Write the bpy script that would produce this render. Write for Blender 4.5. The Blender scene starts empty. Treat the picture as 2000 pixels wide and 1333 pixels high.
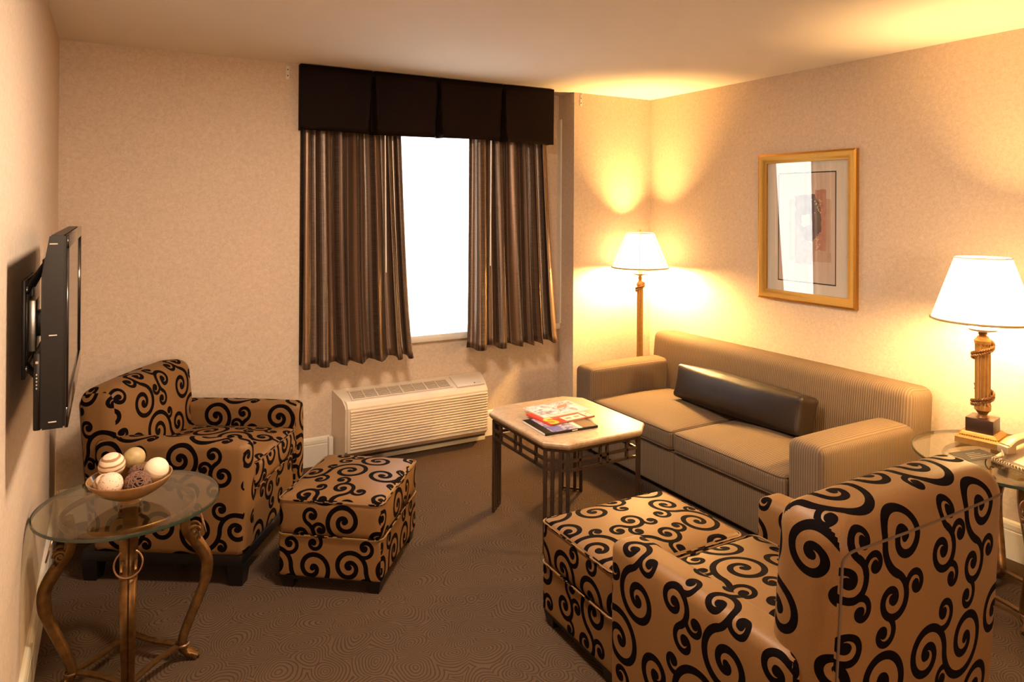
import bpy, bmesh, math, random
from mathutils import Vector, Matrix, noise
from mathutils.bvhtree import BVHTree
random.seed(7)
PI = math.pi
SC = bpy.context.scene
COL = SC.collection
R = math.radians

# ---------------------------------------------------------------- materials
class NT:
    """small helper to write node trees"""
    def __init__(s, name):
        s.m = bpy.data.materials.new(name); s.m.use_nodes = True
        s.t = s.m.node_tree; s.t.nodes.clear()
        s.out = s.t.nodes.new('ShaderNodeOutputMaterial')
    def n(s, typ, **kw):
        nd = s.t.nodes.new(typ)
        for k, v in kw.items():
            if k == 'i':
                for a, b in v.items():
                    if isinstance(b, bpy.types.NodeSocket): s.t.links.new(b, nd.inputs[a])
                    else: nd.inputs[a].default_value = b
            else: setattr(nd, k, v)
        return nd
    def math(s, op, a, b=None, c=None):
        nd = s.t.nodes.new('ShaderNodeMath'); nd.operation = op
        for k, v in enumerate((a, b, c)):
            if v is None: continue
            if isinstance(v, bpy.types.NodeSocket): s.t.links.new(v, nd.inputs[k])
            else: nd.inputs[k].default_value = v
        return nd.outputs[0]
    def mix(s, fac, a, b):
        nd = s.t.nodes.new('ShaderNodeMix'); nd.data_type = 'RGBA'
        for k, v in ((0, fac), (6, a), (7, b)):
            if isinstance(v, bpy.types.NodeSocket): s.t.links.new(v, nd.inputs[k])
            else: nd.inputs[k].default_value = v if k == 0 else (*v[:3], 1)
        return nd.outputs[2]
    def bsdf(s, **i):
        nd = s.t.nodes.new('ShaderNodeBsdfPrincipled')
        for a, b in i.items():
            a = a.replace('_', ' ')
            if isinstance(b, bpy.types.NodeSocket): s.t.links.new(b, nd.inputs[a])
            elif isinstance(b, tuple) and len(b) == 3 and 'Color' in a or a in ('Base Color', 'Sheen Tint', 'Specular Tint'): nd.inputs[a].default_value = (*b[:3], 1)
            else: nd.inputs[a].default_value = b
        return nd
    def bump(s, h, strength=.3, dist=.002):
        nd = s.n('ShaderNodeBump', i={'Strength': strength, 'Distance': dist, 'Height': h})
        return nd.outputs[0]
    def done(s, shader):
        s.t.links.new(shader.outputs[0] if not isinstance(shader, bpy.types.NodeSocket) else shader, s.out.inputs[0])
        return s.m

def simple(name, col, rough=.5, metal=0., spec=.5, noise_amt=.12, noise_scale=40., bump=0., coat=0., sheen=0., aniso=0.):
    t = NT(name)
    tc = t.n('ShaderNodeTexCoord')
    nz = t.n('ShaderNodeTexNoise', i={'Vector': tc.outputs['Object'], 'Scale': noise_scale, 'Detail': 4.})
    d = tuple(c * (1 - noise_amt) for c in col); l = tuple(min(1, c * (1 + noise_amt)) for c in col)
    c = t.mix(nz.outputs[0], d, l)
    kw = dict(Base_Color=c, Roughness=rough, Metallic=metal, Specular_IOR_Level=spec)
    if coat: kw['Coat_Weight'] = coat; kw['Coat_Roughness'] = .1
    if sheen: kw['Sheen_Weight'] = sheen
    if aniso: kw['Anisotropic'] = aniso
    if bump: kw['Normal'] = t.bump(nz.outputs[0], bump, .002)
    return t.done(t.bsdf(**kw))

M = {}
# wallpaper: warm beige with a fine plaster-like mottling
def wallpaper():
    t = NT('wallpaper'); tc = t.n('ShaderNodeTexCoord')
    a = t.n('ShaderNodeTexNoise', i={'Vector': tc.outputs['Object'], 'Scale': 55., 'Detail': 5., 'Roughness': .6, 'Distortion': .8})
    b = t.n('ShaderNodeTexNoise', i={'Vector': tc.outputs['Object'], 'Scale': 180., 'Detail': 2.})
    h = t.math('ADD', t.math('MULTIPLY', a.outputs[0], .7), t.math('MULTIPLY', b.outputs[0], .3))
    rp = t.n('ShaderNodeValToRGB', i={0: h}); e = rp.color_ramp.elements
    e[0].position = .36; e[0].color = (.51, .405, .305, 1); e[1].position = .64; e[1].color = (.635, .515, .40, 1)
    return t.done(t.bsdf(Base_Color=rp.outputs[0], Roughness=.62, Specular_IOR_Level=.35, Normal=t.bump(h, .35, .002)))
M['wall'] = wallpaper()
M['ceil'] = simple('ceiling_paint', (.80, .74, .66), .8, spec=.3, noise_amt=.02, noise_scale=6)
M['trim'] = simple('white_trim_paint', (.72, .66, .56), .4, noise_amt=.03)
def carpet():
    t = NT('carpet'); tc = t.n('ShaderNodeTexCoord')
    w = t.n('ShaderNodeTexNoise', i={'Vector': tc.outputs['Object'], 'Scale': 4.5, 'Detail': 1.})
    v2 = t.n('ShaderNodeVectorMath', operation='MULTIPLY_ADD', i={0: w.outputs[1], 1: (.13, .13, 0), 2: tc.outputs['Object']})
    vo = t.n('ShaderNodeTexVoronoi', voronoi_dimensions='2D', i={'Vector': v2.outputs[0], 'Scale': 7.5})
    rings = t.math('SINE', t.math('MULTIPLY', vo.outputs['Distance'], 7.5 * 9.5))
    f = t.n('ShaderNodeTexNoise', i={'Vector': tc.outputs['Object'], 'Scale': 420., 'Detail': 2.})
    big = t.n('ShaderNodeTexNoise', i={'Vector': tc.outputs['Object'], 'Scale': 2.2, 'Detail': 3.})
    grv = t.n('ShaderNodeMapRange', i={0: rings, 1: -1., 2: -.35, 3: 0., 4: 1.}).outputs[0]
    c = t.mix(grv, (.036, .0205, .012), (.092, .057, .034))
    c = t.mix(t.math('MULTIPLY', f.outputs[0], .45), c, (.045, .027, .016))
    c = t.mix(t.math('MULTIPLY', big.outputs[0], .22), c, (.065, .040, .025))
    h = t.math('ADD', t.math('MULTIPLY', grv, .8), t.math('MULTIPLY', f.outputs[0], .5))
    return t.done(t.bsdf(Base_Color=c, Roughness=.95, Specular_IOR_Level=.1, Normal=t.bump(h, .5, .004)))
M['carpet'] = carpet()

# scroll-patterned upholstery: every scroll is an arm r = R (phi/t)^p unwound from its centre
TX, TY = .262, .365
SCROLLS = [(0.075, 0.1, 0.076, 1.95, 4.1843, 1), (0.2086, 0.1098, 0.058, 1.8, 184.1843, 1), (0.1542, 0.1763, 0.033, 1.4, 309.332, 1),
 (0.1546, 0.05, 0.024, 1.25, 147.8985, 1), (0.1575, 0.2902, 0.045, 1.65, 116.1804, -1), (0.1244, 0.3575, 0.03, 1.35, 296.1804, -1),
 (0.272, 0.3412, 0.064, 1.85, 290.9413, -1), (0.311, 0.2394, 0.045, 1.6, 470.9413, -1), (0.0953, 0.3111, 0.026, 1.3, 341.433, -1),
 (0.2439, 0.2528, 0.028, 1.35, 708.7069, -1), (0.3325, 0.1833, 0.03, 1.3, 830.9413, -1), (0.1291, 0.2364, 0.026, 1.25, 422.1804, -1)]
def scroll_fabric():
    t = NT('scroll_upholstery'); P = 1.08; W0 = .0076
    uv = t.n('ShaderNodeUVMap', uv_map='UVMap'); mp = t.n('ShaderNodeMapping', i={'Vector': uv.outputs[0], 'Scale': (.80, .80, 1.)})
    sx = t.n('ShaderNodeSeparateXYZ', i={0: mp.outputs[0]})
    tot = None
    for cx, cy, Rr, tn, e, h in SCROLLS:
        dx = t.math('WRAP', t.math('SUBTRACT', sx.outputs[0], cx), TX / 2, -TX / 2)
        dy = t.math('WRAP', t.math('SUBTRACT', sx.outputs[1], cy), TY / 2, -TY / 2)
        r = t.math('SQRT', t.math('MULTIPLY_ADD', dx, dx, t.math('MULTIPLY', dy, dy)))
        off = R(e) / (2 * PI) * h - tn
        th = t.math('MULTIPLY_ADD', t.math('ARCTAN2', dy, dx), h / (2 * PI), -off)
        q = t.math('MULTIPLY', t.math('POWER', t.math('DIVIDE', r, Rr), 1 / P), tn)
        ph = t.math('MAXIMUM', t.math('ADD', t.math('ROUND', t.math('SUBTRACT', q, th)), th), 0.)
        rt = t.math('MULTIPLY', t.math('POWER', t.math('DIVIDE', ph, tn), P), Rr)
        d = t.math('ABSOLUTE', t.math('SUBTRACT', r, rt))
        w = W0 * (.62 + .38 * min(1, Rr / .06)) * 1.06
        m = t.math('MULTIPLY', t.math('LESS_THAN', d, w), t.math('LESS_THAN', ph, tn + .005))
        m = t.math('MAXIMUM', m, t.math('LESS_THAN', r, W0 * 1.2))
        tot = m if tot is None else t.math('MAXIMUM', tot, m)
    nz = t.n('ShaderNodeTexNoise', i={'Vector': uv.outputs[0], 'Scale': 260., 'Detail': 2.})
    wv = t.n('ShaderNodeTexWave', bands_direction='X', i={'Vector': uv.outputs[0], 'Scale': 130., 'Distortion': 3., 'Detail': 1.})
    base = t.mix(nz.outputs[0], (.138, .067, .022), (.200, .102, .035))
    c = t.mix(tot, base, (.003, .0013, .0014))
    ro = t.math('MULTIPLY_ADD', tot, .35, .5)
    hh = t.math('MULTIPLY_ADD', tot, 1.0, t.math('MULTIPLY', wv.outputs[0], .25))
    return t.done(t.bsdf(Base_Color=c, Roughness=ro, Specular_IOR_Level=t.math('MULTIPLY_ADD', tot, -.2, .25), Normal=t.bump(hh, .3, .0012)))
M['scroll'] = scroll_fabric()
M['blackwood'] = simple('black_lacquered_wood', (.007, .005, .0045), .4, spec=.3, noise_amt=.3)

def ribbed():
    t = NT('ribbed_sofa_cloth'); uv = t.n('ShaderNodeUVMap', uv_map='UVMap')
    wv = t.n('ShaderNodeTexWave', bands_direction='X', wave_profile='SIN', i={'Vector': uv.outputs[0], 'Scale': 25.5, 'Distortion': .15})
    mp = t.n('ShaderNodeMapping', i={'Vector': uv.outputs[0], 'Scale': (160., 330., 1.)})
    nz = t.n('ShaderNodeTexNoise', i={'Vector': mp.outputs[0], 'Scale': 1., 'Detail': 3.})
    c = t.mix(wv.outputs[0], (.112, .074, .044), (.220, .153, .096))
    c = t.mix(t.math('MULTIPLY', nz.outputs[0], .6), c, (.132, .088, .052))
    h = t.math('MULTIPLY_ADD', wv.outputs[0], .8, t.math('MULTIPLY', nz.outputs[0], .5))
    return t.done(t.bsdf(Base_Color=c, Roughness=.8, Specular_IOR_Level=.2, Normal=t.bump(h, .5, .003)))
M['sofa'] = ribbed()
M['welt'] = simple('dark_welt', (.10, .06, .035), .8)
M['sofashadow'] = simple('underside_shadow', (.02, .015, .012), .9)
def leather():
    t = NT('dark_brown_leather'); tc = t.n('ShaderNodeTexCoord')
    v = t.n('ShaderNodeTexVoronoi', i={'Vector': tc.outputs['Object'], 'Scale': 350.})
    n = t.n('ShaderNodeTexNoise', i={'Vector': tc.outputs['Object'], 'Scale': 14., 'Detail': 4.})
    c = t.mix(n.outputs[0], (.011, .0062, .004), (.022, .0125, .008))
    return t.done(t.bsdf(Base_Color=c, Roughness=.40, Specular_IOR_Level=.45, Normal=t.bump(t.math('MULTIPLY_ADD', n.outputs[0], 3., v.outputs[0]), .18, .002)))
M['leather'] = leather()
def stone():
    t = NT('travertine'); tc = t.n('ShaderNodeTexCoord')
    n = t.n('ShaderNodeTexNoise', i={'Vector': tc.outputs['Object'], 'Scale': 11., 'Detail': 8., 'Roughness': .65, 'Distortion': 1.6})
    n2 = t.n('ShaderNodeTexNoise', i={'Vector': tc.outputs['Object'], 'Scale': 60., 'Detail': 4.})
    rp = t.n('ShaderNodeValToRGB', i={0: t.math('MULTIPLY_ADD', n2.outputs[0], .3, t.math('MULTIPLY', n.outputs[0], .75))}); e = rp.color_ramp.elements
    e[0].position = .32; e[0].color = (.23, .140, .075, 1); e[1].position = .62; e[1].color = (.46, .335, .22, 1)
    x = e.new(.45); x.color = (.37, .255, .155, 1)
    return t.done(t.bsdf(Base_Color=rp.outputs[0], Roughness=.42, Specular_IOR_Level=.35))
M['stone'] = stone()
M['bronze'] = simple('aged_bronze_metal', (.060, .034, .019), .45, metal=.6, noise_amt=.35, noise_scale=60)
M['gold'] = simple('antique_gold_leaf', (.150, .076, .024), .38, metal=.8, noise_amt=.9, noise_scale=34, bump=.3)
M['ringmetal'] = simple('copper_ring_metal', (.30, .17, .10), .35, metal=.9)
M['goldframe'] = simple('gilt_frame', (.44, .215, .034), .36, metal=.75, noise_amt=.2, noise_scale=180, bump=.15)
M['brass'] = simple('brass_lamp_finish', (.50, .27, .075), .42, metal=.55, noise_amt=.2, noise_scale=50)
M['brassdark'] = simple('darkened_brass_leaf', (.26, .12, .04), .4, metal=.6, noise_amt=.35, noise_scale=90)
M['lampblock'] = simple('dark_stained_lamp_block', (.045, .022, .014), .3)
def glass(name, tint, refl=1.45, edge=False):
    t = NT(name)
    # reflectance by Schlick's rule, the same on both faces of the pane
    ge = t.n('ShaderNodeNewGeometry'); dt = t.n('ShaderNodeVectorMath', operation='DOT_PRODUCT', i={0: ge.outputs['Normal'], 1: ge.outputs['Incoming']})
    f0 = ((refl - 1) / (refl + 1)) ** 2
    sc = t.math('POWER', t.math('SUBTRACT', 1., t.math('ABSOLUTE', dt.outputs['Value'])), 5.)
    fr = t.math('MULTIPLY_ADD', sc, 1 - f0, f0)
    tr = t.n('ShaderNodeBsdfTransparent', i={'Color': (*tint, 1)})
    gl = t.n('ShaderNodeBsdfGlossy', i={'Color': (1, 1, 1, 1), 'Roughness': .01})
    mx = t.n('ShaderNodeMixShader', i={0: fr, 1: tr.outputs[0], 2: gl.outputs[0]})
    return t.done(mx.outputs[0])
M['glass'] = glass('clear_table_glass', (.85, .85, .76), 1.62)
M['glassrim'] = simple('green_glass_edge', (.028, .045, .030), .08, spec=.8)
M['paneglass'] = glass('window_glass', (.97, .98, .98), 1.35)
M['artglass'] = glass('picture_glass', (.96, .96, .95), 1.75)
M['plastic'] = simple('cream_plastic', (.66, .55, .42), .4, noise_amt=.03)
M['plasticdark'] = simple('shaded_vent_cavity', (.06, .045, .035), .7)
M['plasticwarm'] = simple('tan_vent_plastic', (.50, .40, .29), .5, noise_amt=.04)
M['tvblack'] = simple('tv_black_plastic', (.0065, .0048, .004), .34, spec=.3, noise_amt=.2)
M['mountgrey'] = simple('dark_grey_mount_steel', (.030, .026, .024), .4, metal=.3)
M['tvscreen'] = simple('tv_screen', (.008, .008, .008), .06, noise_amt=0)
M['tvbezel'] = simple('tv_gloss_bezel', (.012, .008, .008), .08, noise_amt=0)
M['steel'] = simple('grey_screw_steel', (.5, .48, .45), .3, metal=.9)
M['silver'] = simple('silver_marks', (.72, .68, .62), .4)
M['mat'] = simple('picture_mat_board', (.88, .82, .76), .9, noise_amt=.02)
M['matblack'] = simple('black_mat_line', (.03, .03, .03), .8)
M['shade'] = None
def shade(name, col, glow):
    t = NT(name); tc = t.n('ShaderNodeTexCoord')
    n = t.n('ShaderNodeTexNoise', i={'Vector': tc.outputs['Object'], 'Scale': 300., 'Detail': 1.})
    c = t.mix(n.outputs[0], tuple(x * .96 for x in col), col)
    a = t.n('ShaderNodeBsdfTranslucent', i={'Color': c}); b = t.n('ShaderNodeBsdfDiffuse', i={'Color': c})
    mx = t.n('ShaderNodeMixShader', i={0: .2, 1: a.outputs[0], 2: b.outputs[0]})
    em = t.n('ShaderNodeEmission', i={'Color': (1., .86, .56, 1), 'Strength': glow})      # the lit shade glows
    return t.done(t.n('ShaderNodeAddShader', i={0: mx.outputs[0], 1: em.outputs[0]}).outputs[0])
M['shade'] = shade('cream_lamp_shade', (.96, .90, .72), .8)
M['shadewhite'] = shade('white_lamp_shade', (.94, .91, .84), .35)
M['shadetrim'] = simple('shade_trim_braid', (.42, .33, .17), .8)
M['opal'] = simple('white_opal_reflector', (.85, .80, .70), .4, noise_amt=.02)
def curtain_mat():
    t = NT('striped_silk_curtain'); uv = t.n('ShaderNodeUVMap', uv_map='UVMap')
    sx = t.n('ShaderNodeSeparateXYZ', i={0: uv.outputs[0]})
    f = t.math('FRACT', t.math('MULTIPLY', sx.outputs[0], 1 / .15))
    rp = t.n('ShaderNodeValToRGB', i={0: f}); rp.color_ramp.interpolation = 'CONSTANT'
    e = rp.color_ramp.elements
    stops = [(0, (.040, .024, .017)), (.20, (.145, .090, .060)), (.285, (.45, .36, .28)), (.30, (.125, .072, .043)), (.50, (.185, .100, .051)), (.60, (.060, .038, .027)),  # cloth stripes, their dark bands deepened to stand in for fold shading
             (.78, (.40, .32, .24)), (.79, (.045, .029, .021)), (.90, (.145, .094, .065))]
    e[0].position = 0; e[0].color = (*stops[0][1], 1); e[1].position = stops[1][0]; e[1].color = (*stops[1][1], 1)
    for p, c in stops[2:]:
        q = e.new(p); q.color = (*c, 1)
    mp = t.n('ShaderNodeMapping', i={'Vector': uv.outputs[0], 'Scale': (9., 300., 1.)})
    nz = t.n('ShaderNodeTexNoise', i={'Vector': mp.outputs[0], 'Scale': 1., 'Detail': 4., 'Roughness': .7})
    c = t.mix(t.n('ShaderNodeMapRange', i={0: nz.outputs[0], 1: .4, 2: .7, 3: 0., 4: .38}).outputs[0], rp.outputs[0], (.25, .175, .125))
    return t.done(t.bsdf(Base_Color=c, Roughness=.33, Metallic=.5, Specular_IOR_Level=.6, Normal=t.bump(nz.outputs[0], .25, .001)))
M['curtain'] = curtain_mat()
M['valance'] = simple('dark_brown_valance_satin', (.0075, .0036, .0026), .55, spec=.06, noise_amt=.2, noise_scale=60)
def sheer():
    t = NT('white_sheer_voile')
    a = t.n('ShaderNodeBsdfTranslucent', i={'Color': (.95, .95, .95, 1)}); b = t.n('ShaderNodeBsdfTransparent', i={'Color': (1, 1, 1, 1)})
    d = t.n('ShaderNodeBsdfDiffuse', i={'Color': (.9, .9, .9, 1)})
    x = t.n('ShaderNodeMixShader', i={0: .25, 1: a.outputs[0], 2: d.outputs[0]})
    return t.done(t.n('ShaderNodeMixShader', i={0: .45, 1: x.outputs[0], 2: b.outputs[0]}).outputs[0])
M['sheer'] = sheer()
M['wand'] = simple('white_curtain_wand', (.85, .80, .72), .4, noise_amt=.02)
def bowlmat():
    t = NT('amber_bowl'); tc = t.n('ShaderNodeTexCoord')
    n = t.n('ShaderNodeTexNoise', i={'Vector': tc.outputs['Object'], 'Scale': 30., 'Detail': 5.})
    c = t.mix(n.outputs[0], (.22, .10, .03), (.42, .23, .085))
    return t.done(t.bsdf(Base_Color=c, Roughness=.22, Specular_IOR_Level=.6, Coat_Weight=.3))
M['bowl'] = bowlmat()
def striped_ball():
    t = NT('cream_brown_striped_ball'); tc = t.n('ShaderNodeTexCoord')
    sx = t.n('ShaderNodeSeparateXYZ', i={0: tc.outputs['Object']})
    n = t.n('ShaderNodeTexNoise', i={'Vector': tc.outputs['Object'], 'Scale': 22., 'Detail': 2.})
    z = t.math('MULTIPLY_ADD', n.outputs[0], .008, sx.outputs[2])
    f = t.math('FRACT', t.math('MULTIPLY', z, 1 / .0165))
    st = t.math('LESS_THAN', f, .34)
    c = t.mix(st, (.80, .62, .43), (.33, .17, .07))
    return t.done(t.bsdf(Base_Color=c, Roughness=.7, Normal=t.bump(t.math('SUBTRACT', 1., st), .6, .004)))
M['striped'] = striped_ball()
def speckled():
    t = NT('cream_speckled_ball'); tc = t.n('ShaderNodeTexCoord')
    v = t.n('ShaderNodeTexVoronoi', i={'Vector': tc.outputs['Object'], 'Scale': 150.})
    n = t.n('ShaderNodeTexNoise', i={'Vector': tc.outputs['Object'], 'Scale': 170., 'Detail': 2.})
    s = t.math('LESS_THAN', t.math('ADD', v.outputs[0], t.math('MULTIPLY', n.outputs[0], .5)), .47)
    c = t.mix(s, (.80, .58, .42), (.20, .09, .05))
    return t.done(t.bsdf(Base_Color=c, Roughness=.75))
M['speckled'] = speckled()
M['twine'] = simple('dark_brown_twine', (.18, .088, .055), .8, noise_amt=.4, noise_scale=120)
M['twinecore'] = simple('ball_dark_core', (.025, .012, .01), .9)
M['creamball'] = simple('cream_ribbed_ball', (.84, .68, .48), .6, noise_amt=.05)
M['oliveball'] = simple('olive_tan_ball', (.40, .29, .13), .5, noise_amt=.3, noise_scale=60)
M['phone'] = simple('ivory_phone_plastic', (.38, .28, .165), .38, noise_amt=.02)
M['phonekey'] = simple('phone_key_plastic', (.28, .21, .13), .4)
M['paper'] = simple('page_paper', (.78, .72, .64), .8, noise_amt=.03)
M['card'] = simple('grey_card', (.030, .026, .023), .7, spec=.2, noise_amt=.1)
M['cardtext'] = simple('pale_card_print', (.13, .115, .10), .7)
M['cord'] = simple('lamp_cord', (.42, .22, .08), .5)

def voro_print(name, cols, scale):
    t = NT(name); tc = t.n('ShaderNodeTexCoord')
    n = t.n('ShaderNodeTexNoise', i={'Vector': tc.outputs['Object'], 'Scale': scale, 'Detail': 5., 'Roughness': .65, 'Distortion': 1.2})
    rp = t.n('ShaderNodeValToRGB', i={0: n.outputs[0]}); e = rp.color_ramp.elements
    e[0].position = .32; e[0].color = (*cols[0], 1); e[1].position = .68; e[1].color = (*cols[-1], 1)
    for k, c in enumerate(cols[1:-1]):
        q = e.new(.32 + .36 * (k + 1) / (len(cols) - 1)); q.color = (*c, 1)
    return t.done(t.bsdf(Base_Color=rp.outputs[0], Roughness=.22, Specular_IOR_Level=.6))
M['printgrey'] = voro_print('grey_cover_photo', [(.12, .11, .13), (.45, .42, .44), (.80, .76, .76), (.86, .84, .84)], 16)
M['printblue'] = voro_print('blue_cover_photo', [(.03, .02, .02), (.20, .18, .34), (.55, .50, .55), (.14, .10, .08)], 18)
M['red'] = simple('red_cover', (.62, .055, .025), .25, noise_amt=.15)
M['yellow'] = simple('yellow_print', (.85, .50, .04), .3)
M['pinkwhite'] = simple('pale_print', (.82, .68, .56), .3)
M['salmon'] = simple('salmon_print', (.70, .26, .16), .3)
M['black'] = simple('black_cover', (.012, .010, .010), .2)
M['browncover'] = simple('brown_cover', (.13, .062, .022), .2)
M['bluepatch'] = simple('violet_blue_print', (.16, .15, .38), .25, noise_amt=.4, noise_scale=60)
M['art_tan'] = simple('art_tan_paper', (.66, .47, .38), .9, noise_amt=.12, noise_scale=30)
M['art_rose'] = simple('art_rose_paint', (.60, .31, .24), .9, noise_amt=.3, noise_scale=35)
M['art_grey'] = simple('art_grey_paint', (.20, .15, .14), .9, noise_amt=.4, noise_scale=25)
M['art_cream'] = simple('art_cream_paint', (.80, .70, .46), .8, noise_amt=.05)
M['art_pink'] = simple('art_pink_ground', (.78, .64, .57), .9, noise_amt=.04)

# ---------------------------------------------------------------- geometry helpers
def box_uv(bm, off=(0, 0)):
    uvl = bm.loops.layers.uv.get('UVMap') or bm.loops.layers.uv.new('UVMap')
    bm.normal_update()
    for f in bm.faces:
        n = f.normal; a = [abs(n.x), abs(n.y), abs(n.z)]; k = a.index(max(a))
        for l in f.loops:
            c = l.vert.co
            u, v = ((c.y, c.z), (c.x, c.z), (c.y, -c.x))[k]
            l[uvl].uv = (u + off[0], v + off[1])

def wrap_uv(bm, c, dims, r, axis, off=(0, 0)):
    """unroll the profile perpendicular to `axis` so a print runs over the rounded top without a break"""
    uvl = bm.loops.layers.uv.get('UVMap') or bm.loops.layers.uv.new('UVMap'); bm.normal_update()
    o = 1 - axis; ho, hz = dims[o] / 2, dims[2] / 2
    def arc(co):
        a, z = co[o] - c[o], co[2] - c[2]; qa = max(-(ho - r), min(ho - r, a)); qz = max(-(hz - r), min(hz - r, z)); s0 = 2 * (hz - r)
        if z > hz - r - 1e-6:
            if a < -(ho - r): return s0 + r * math.atan2(z - qz, -(a - qa))
            if a > ho - r: return s0 + r * PI / 2 + 2 * (ho - r) + r * (PI / 2 - math.atan2(z - qz, a - qa))
            return s0 + r * PI / 2 + (a + ho - r)
        return z + hz - r if a < 0 else s0 + r * PI + 2 * (ho - r) + (hz - r - z)
    for f in bm.faces:
        n = f.normal
        for l in f.loops:
            co = l.vert.co
            l[uvl].uv = ((co[o] + off[0], co[2] + off[1]) if abs(n[axis]) > .71 else (co[axis] + off[0], arc(co) + off[1]))

def link(name, bm, mat, parent=None, xf=None, uv=True, off=(0, 0), smooth=True, ang=40, loc=None, rot=None):
    if uv: box_uv(bm, off)
    if xf is not None: bm.transform(xf)
    bm.normal_update()
    me = bpy.data.meshes.new(name); bm.to_mesh(me); bm.free()
    for m in (mat if isinstance(mat, (list, tuple)) else [mat]): me.materials.append(m)
    if smooth:
        for p in me.polygons: p.use_smooth = True
        me.set_sharp_from_angle(angle=R(ang))
    o = bpy.data.objects.new(name, me); COL.objects.link(o)
    if parent: o.parent = parent
    if loc: o.location = loc
    if rot: o.rotation_euler = rot
    return o

def thing(name, label, cat, loc=(0, 0, 0), rz=0., group=None):
    o = bpy.data.objects.new(name, None); COL.objects.link(o)
    o.empty_display_size = .1
    o.location = loc; o.rotation_euler = (0, 0, rz)
    return tag(o, label, cat, group)
def tag(o, label, cat, group=None):
    o['label'] = label; o['category'] = cat
    if group: o['group'] = group
    return o
def struct(name, bm, mat, parent=None, **k):
    o = link(name, bm, mat, parent, **k)
    if parent is None: o['kind'] = 'structure'
    return o

def NB(): return bmesh.new()
def add_box(bm, lo, hi, bev=0., seg=2, mi=0):
    r = bmesh.ops.create_cube(bm, size=1)
    vs = r['verts']
    c = [(a + b) / 2 for a, b in zip(lo, hi)]; d = [b - a for a, b in zip(lo, hi)]
    for v in vs: v.co = Vector((c[0] + v.co.x * d[0], c[1] + v.co.y * d[1], c[2] + v.co.z * d[2]))
    fs = {f for v in vs for f in v.link_faces}
    if bev > 0:
        es = {e for v in vs for e in v.link_edges}
        q = bmesh.ops.bevel(bm, geom=list(es), offset=bev, segments=seg, affect='EDGES', profile=.5)
        fs = set(q['faces']) | {f for f in fs if f.is_valid}
    for f in fs:
        if f.is_valid: f.material_index = mi
    return bm
def box(lo, hi, bev=0., seg=2): return add_box(NB(), lo, hi, bev, seg)

def soft(dims, r, bulge=(0, 0, 0), n=8, rs=4, power=2.):
    """rounded, pillowy box centred on the origin; bulge adds a crown to the +-x, +-y, +-z faces"""
    h = [d / 2 for d in dims]
    def coords(hh):
        rr = min(r, hh * .98)
        a = [-hh + rr * (1 - math.cos(PI / 2 * k / rs)) * 1. for k in range(rs)]
        m = [-(hh - rr) + 2 * (hh - rr) * k / n for k in range(n + 1)]
        return a + m + [-x for x in reversed(a)]
    cs = [coords(x) for x in h]
    bm = NB(); cache = {}
    def vert(p):
        key = tuple(round(x, 6) for x in p)
        if key in cache: return cache[key]
        rr = [min(r, x * .98) for x in h]
        q = [max(-(h[i] - rr[i]), min(h[i] - rr[i], p[i])) for i in range(3)]
        d = [(p[i] - q[i]) / max(rr[i], 1e-9) for i in range(3)]
        ln = math.sqrt(sum(x * x for x in d))
        if ln > 1e-9:
            m = max(abs(x) for x in d); d = [x / ln * 1.0 for x in d] if ln > 0 else d
        o = [q[i] + d[i] * rr[i] for i in range(3)]
        for i in range(3):
            if bulge[i]:
                j, k = [x for x in range(3) if x != i]
                w = max(0, 1 - abs(o[j] / h[j]) ** power) * max(0, 1 - abs(o[k] / h[k]) ** power)
                o[i] += bulge[i] * w * (o[i] / h[i])
        v = bm.verts.new(o); cache[key] = v; return v
    for i in range(3):
        j, k = [(1, 2), (2, 0), (0, 1)][i]
        for s in (-1, 1):
            for a in range(len(cs[j]) - 1):
                for b in range(len(cs[k]) - 1):
                    ps = []
                    for (x, y) in ((a, b), (a + 1, b), (a + 1, b + 1), (a, b + 1)):
                        p = [0, 0, 0]; p[i] = s * h[i]; p[j] = cs[j][x]; p[k] = cs[k][y]; ps.append(vert(p))
                    if s < 0: ps.reverse()
                    if len(set(ps)) == 4:
                        try: bm.faces.new(ps)
                        except ValueError: pass
    return bm

def move(bm, x=0, y=0, z=0):
    bmesh.ops.translate(bm, verts=bm.verts, vec=(x, y, z)); return bm

def add_tube(bm, pts, rad, seg=8, closed=False, flat=1., cap=True, mi=0):
    """sweep a circle (flattened by `flat` along the frame's second axis) along points"""
    pts = [Vector(p) for p in pts]; n = len(pts)
    rads = rad if isinstance(rad, (list, tuple)) else [rad] * n
    T = []
    for i in range(n):
        a = pts[(i - 1) % n] if closed or i > 0 else pts[0]
        b = pts[(i + 1) % n] if closed or i < n - 1 else pts[-1]
        T.append((b - a).normalized())
    up = Vector((0, 0, 1)) if abs(T[0].z) < .9 else Vector((1, 0, 0))
    N = (up - T[0] * up.dot(T[0])).normalized(); rings = []
    for i in range(n):
        if i > 0:
            N = (N - T[i] * N.dot(T[i]))
            N = N.normalized() if N.length > 1e-6 else T[i].orthogonal().normalized()
        B = T[i].cross(N)
        rings.append([bm.verts.new(pts[i] + (N * math.cos(2 * PI * k / seg) + B * math.sin(2 * PI * k / seg) * flat) * rads[i]) for k in range(seg)])
    m = n if closed else n - 1
    for i in range(m):
        a, b = rings[i], rings[(i + 1) % n]
        for k in range(seg):
            f = bm.faces.new((a[k], a[(k + 1) % seg], b[(k + 1) % seg], b[k])); f.material_index = mi
    if not closed and cap:
        f = bm.faces.new(list(reversed(rings[0]))); f.material_index = mi
        f = bm.faces.new(rings[-1]); f.material_index = mi
    return bm
def tube(pts, rad, seg=8, **k): return add_tube(NB(), pts, rad, seg, **k)

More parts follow.
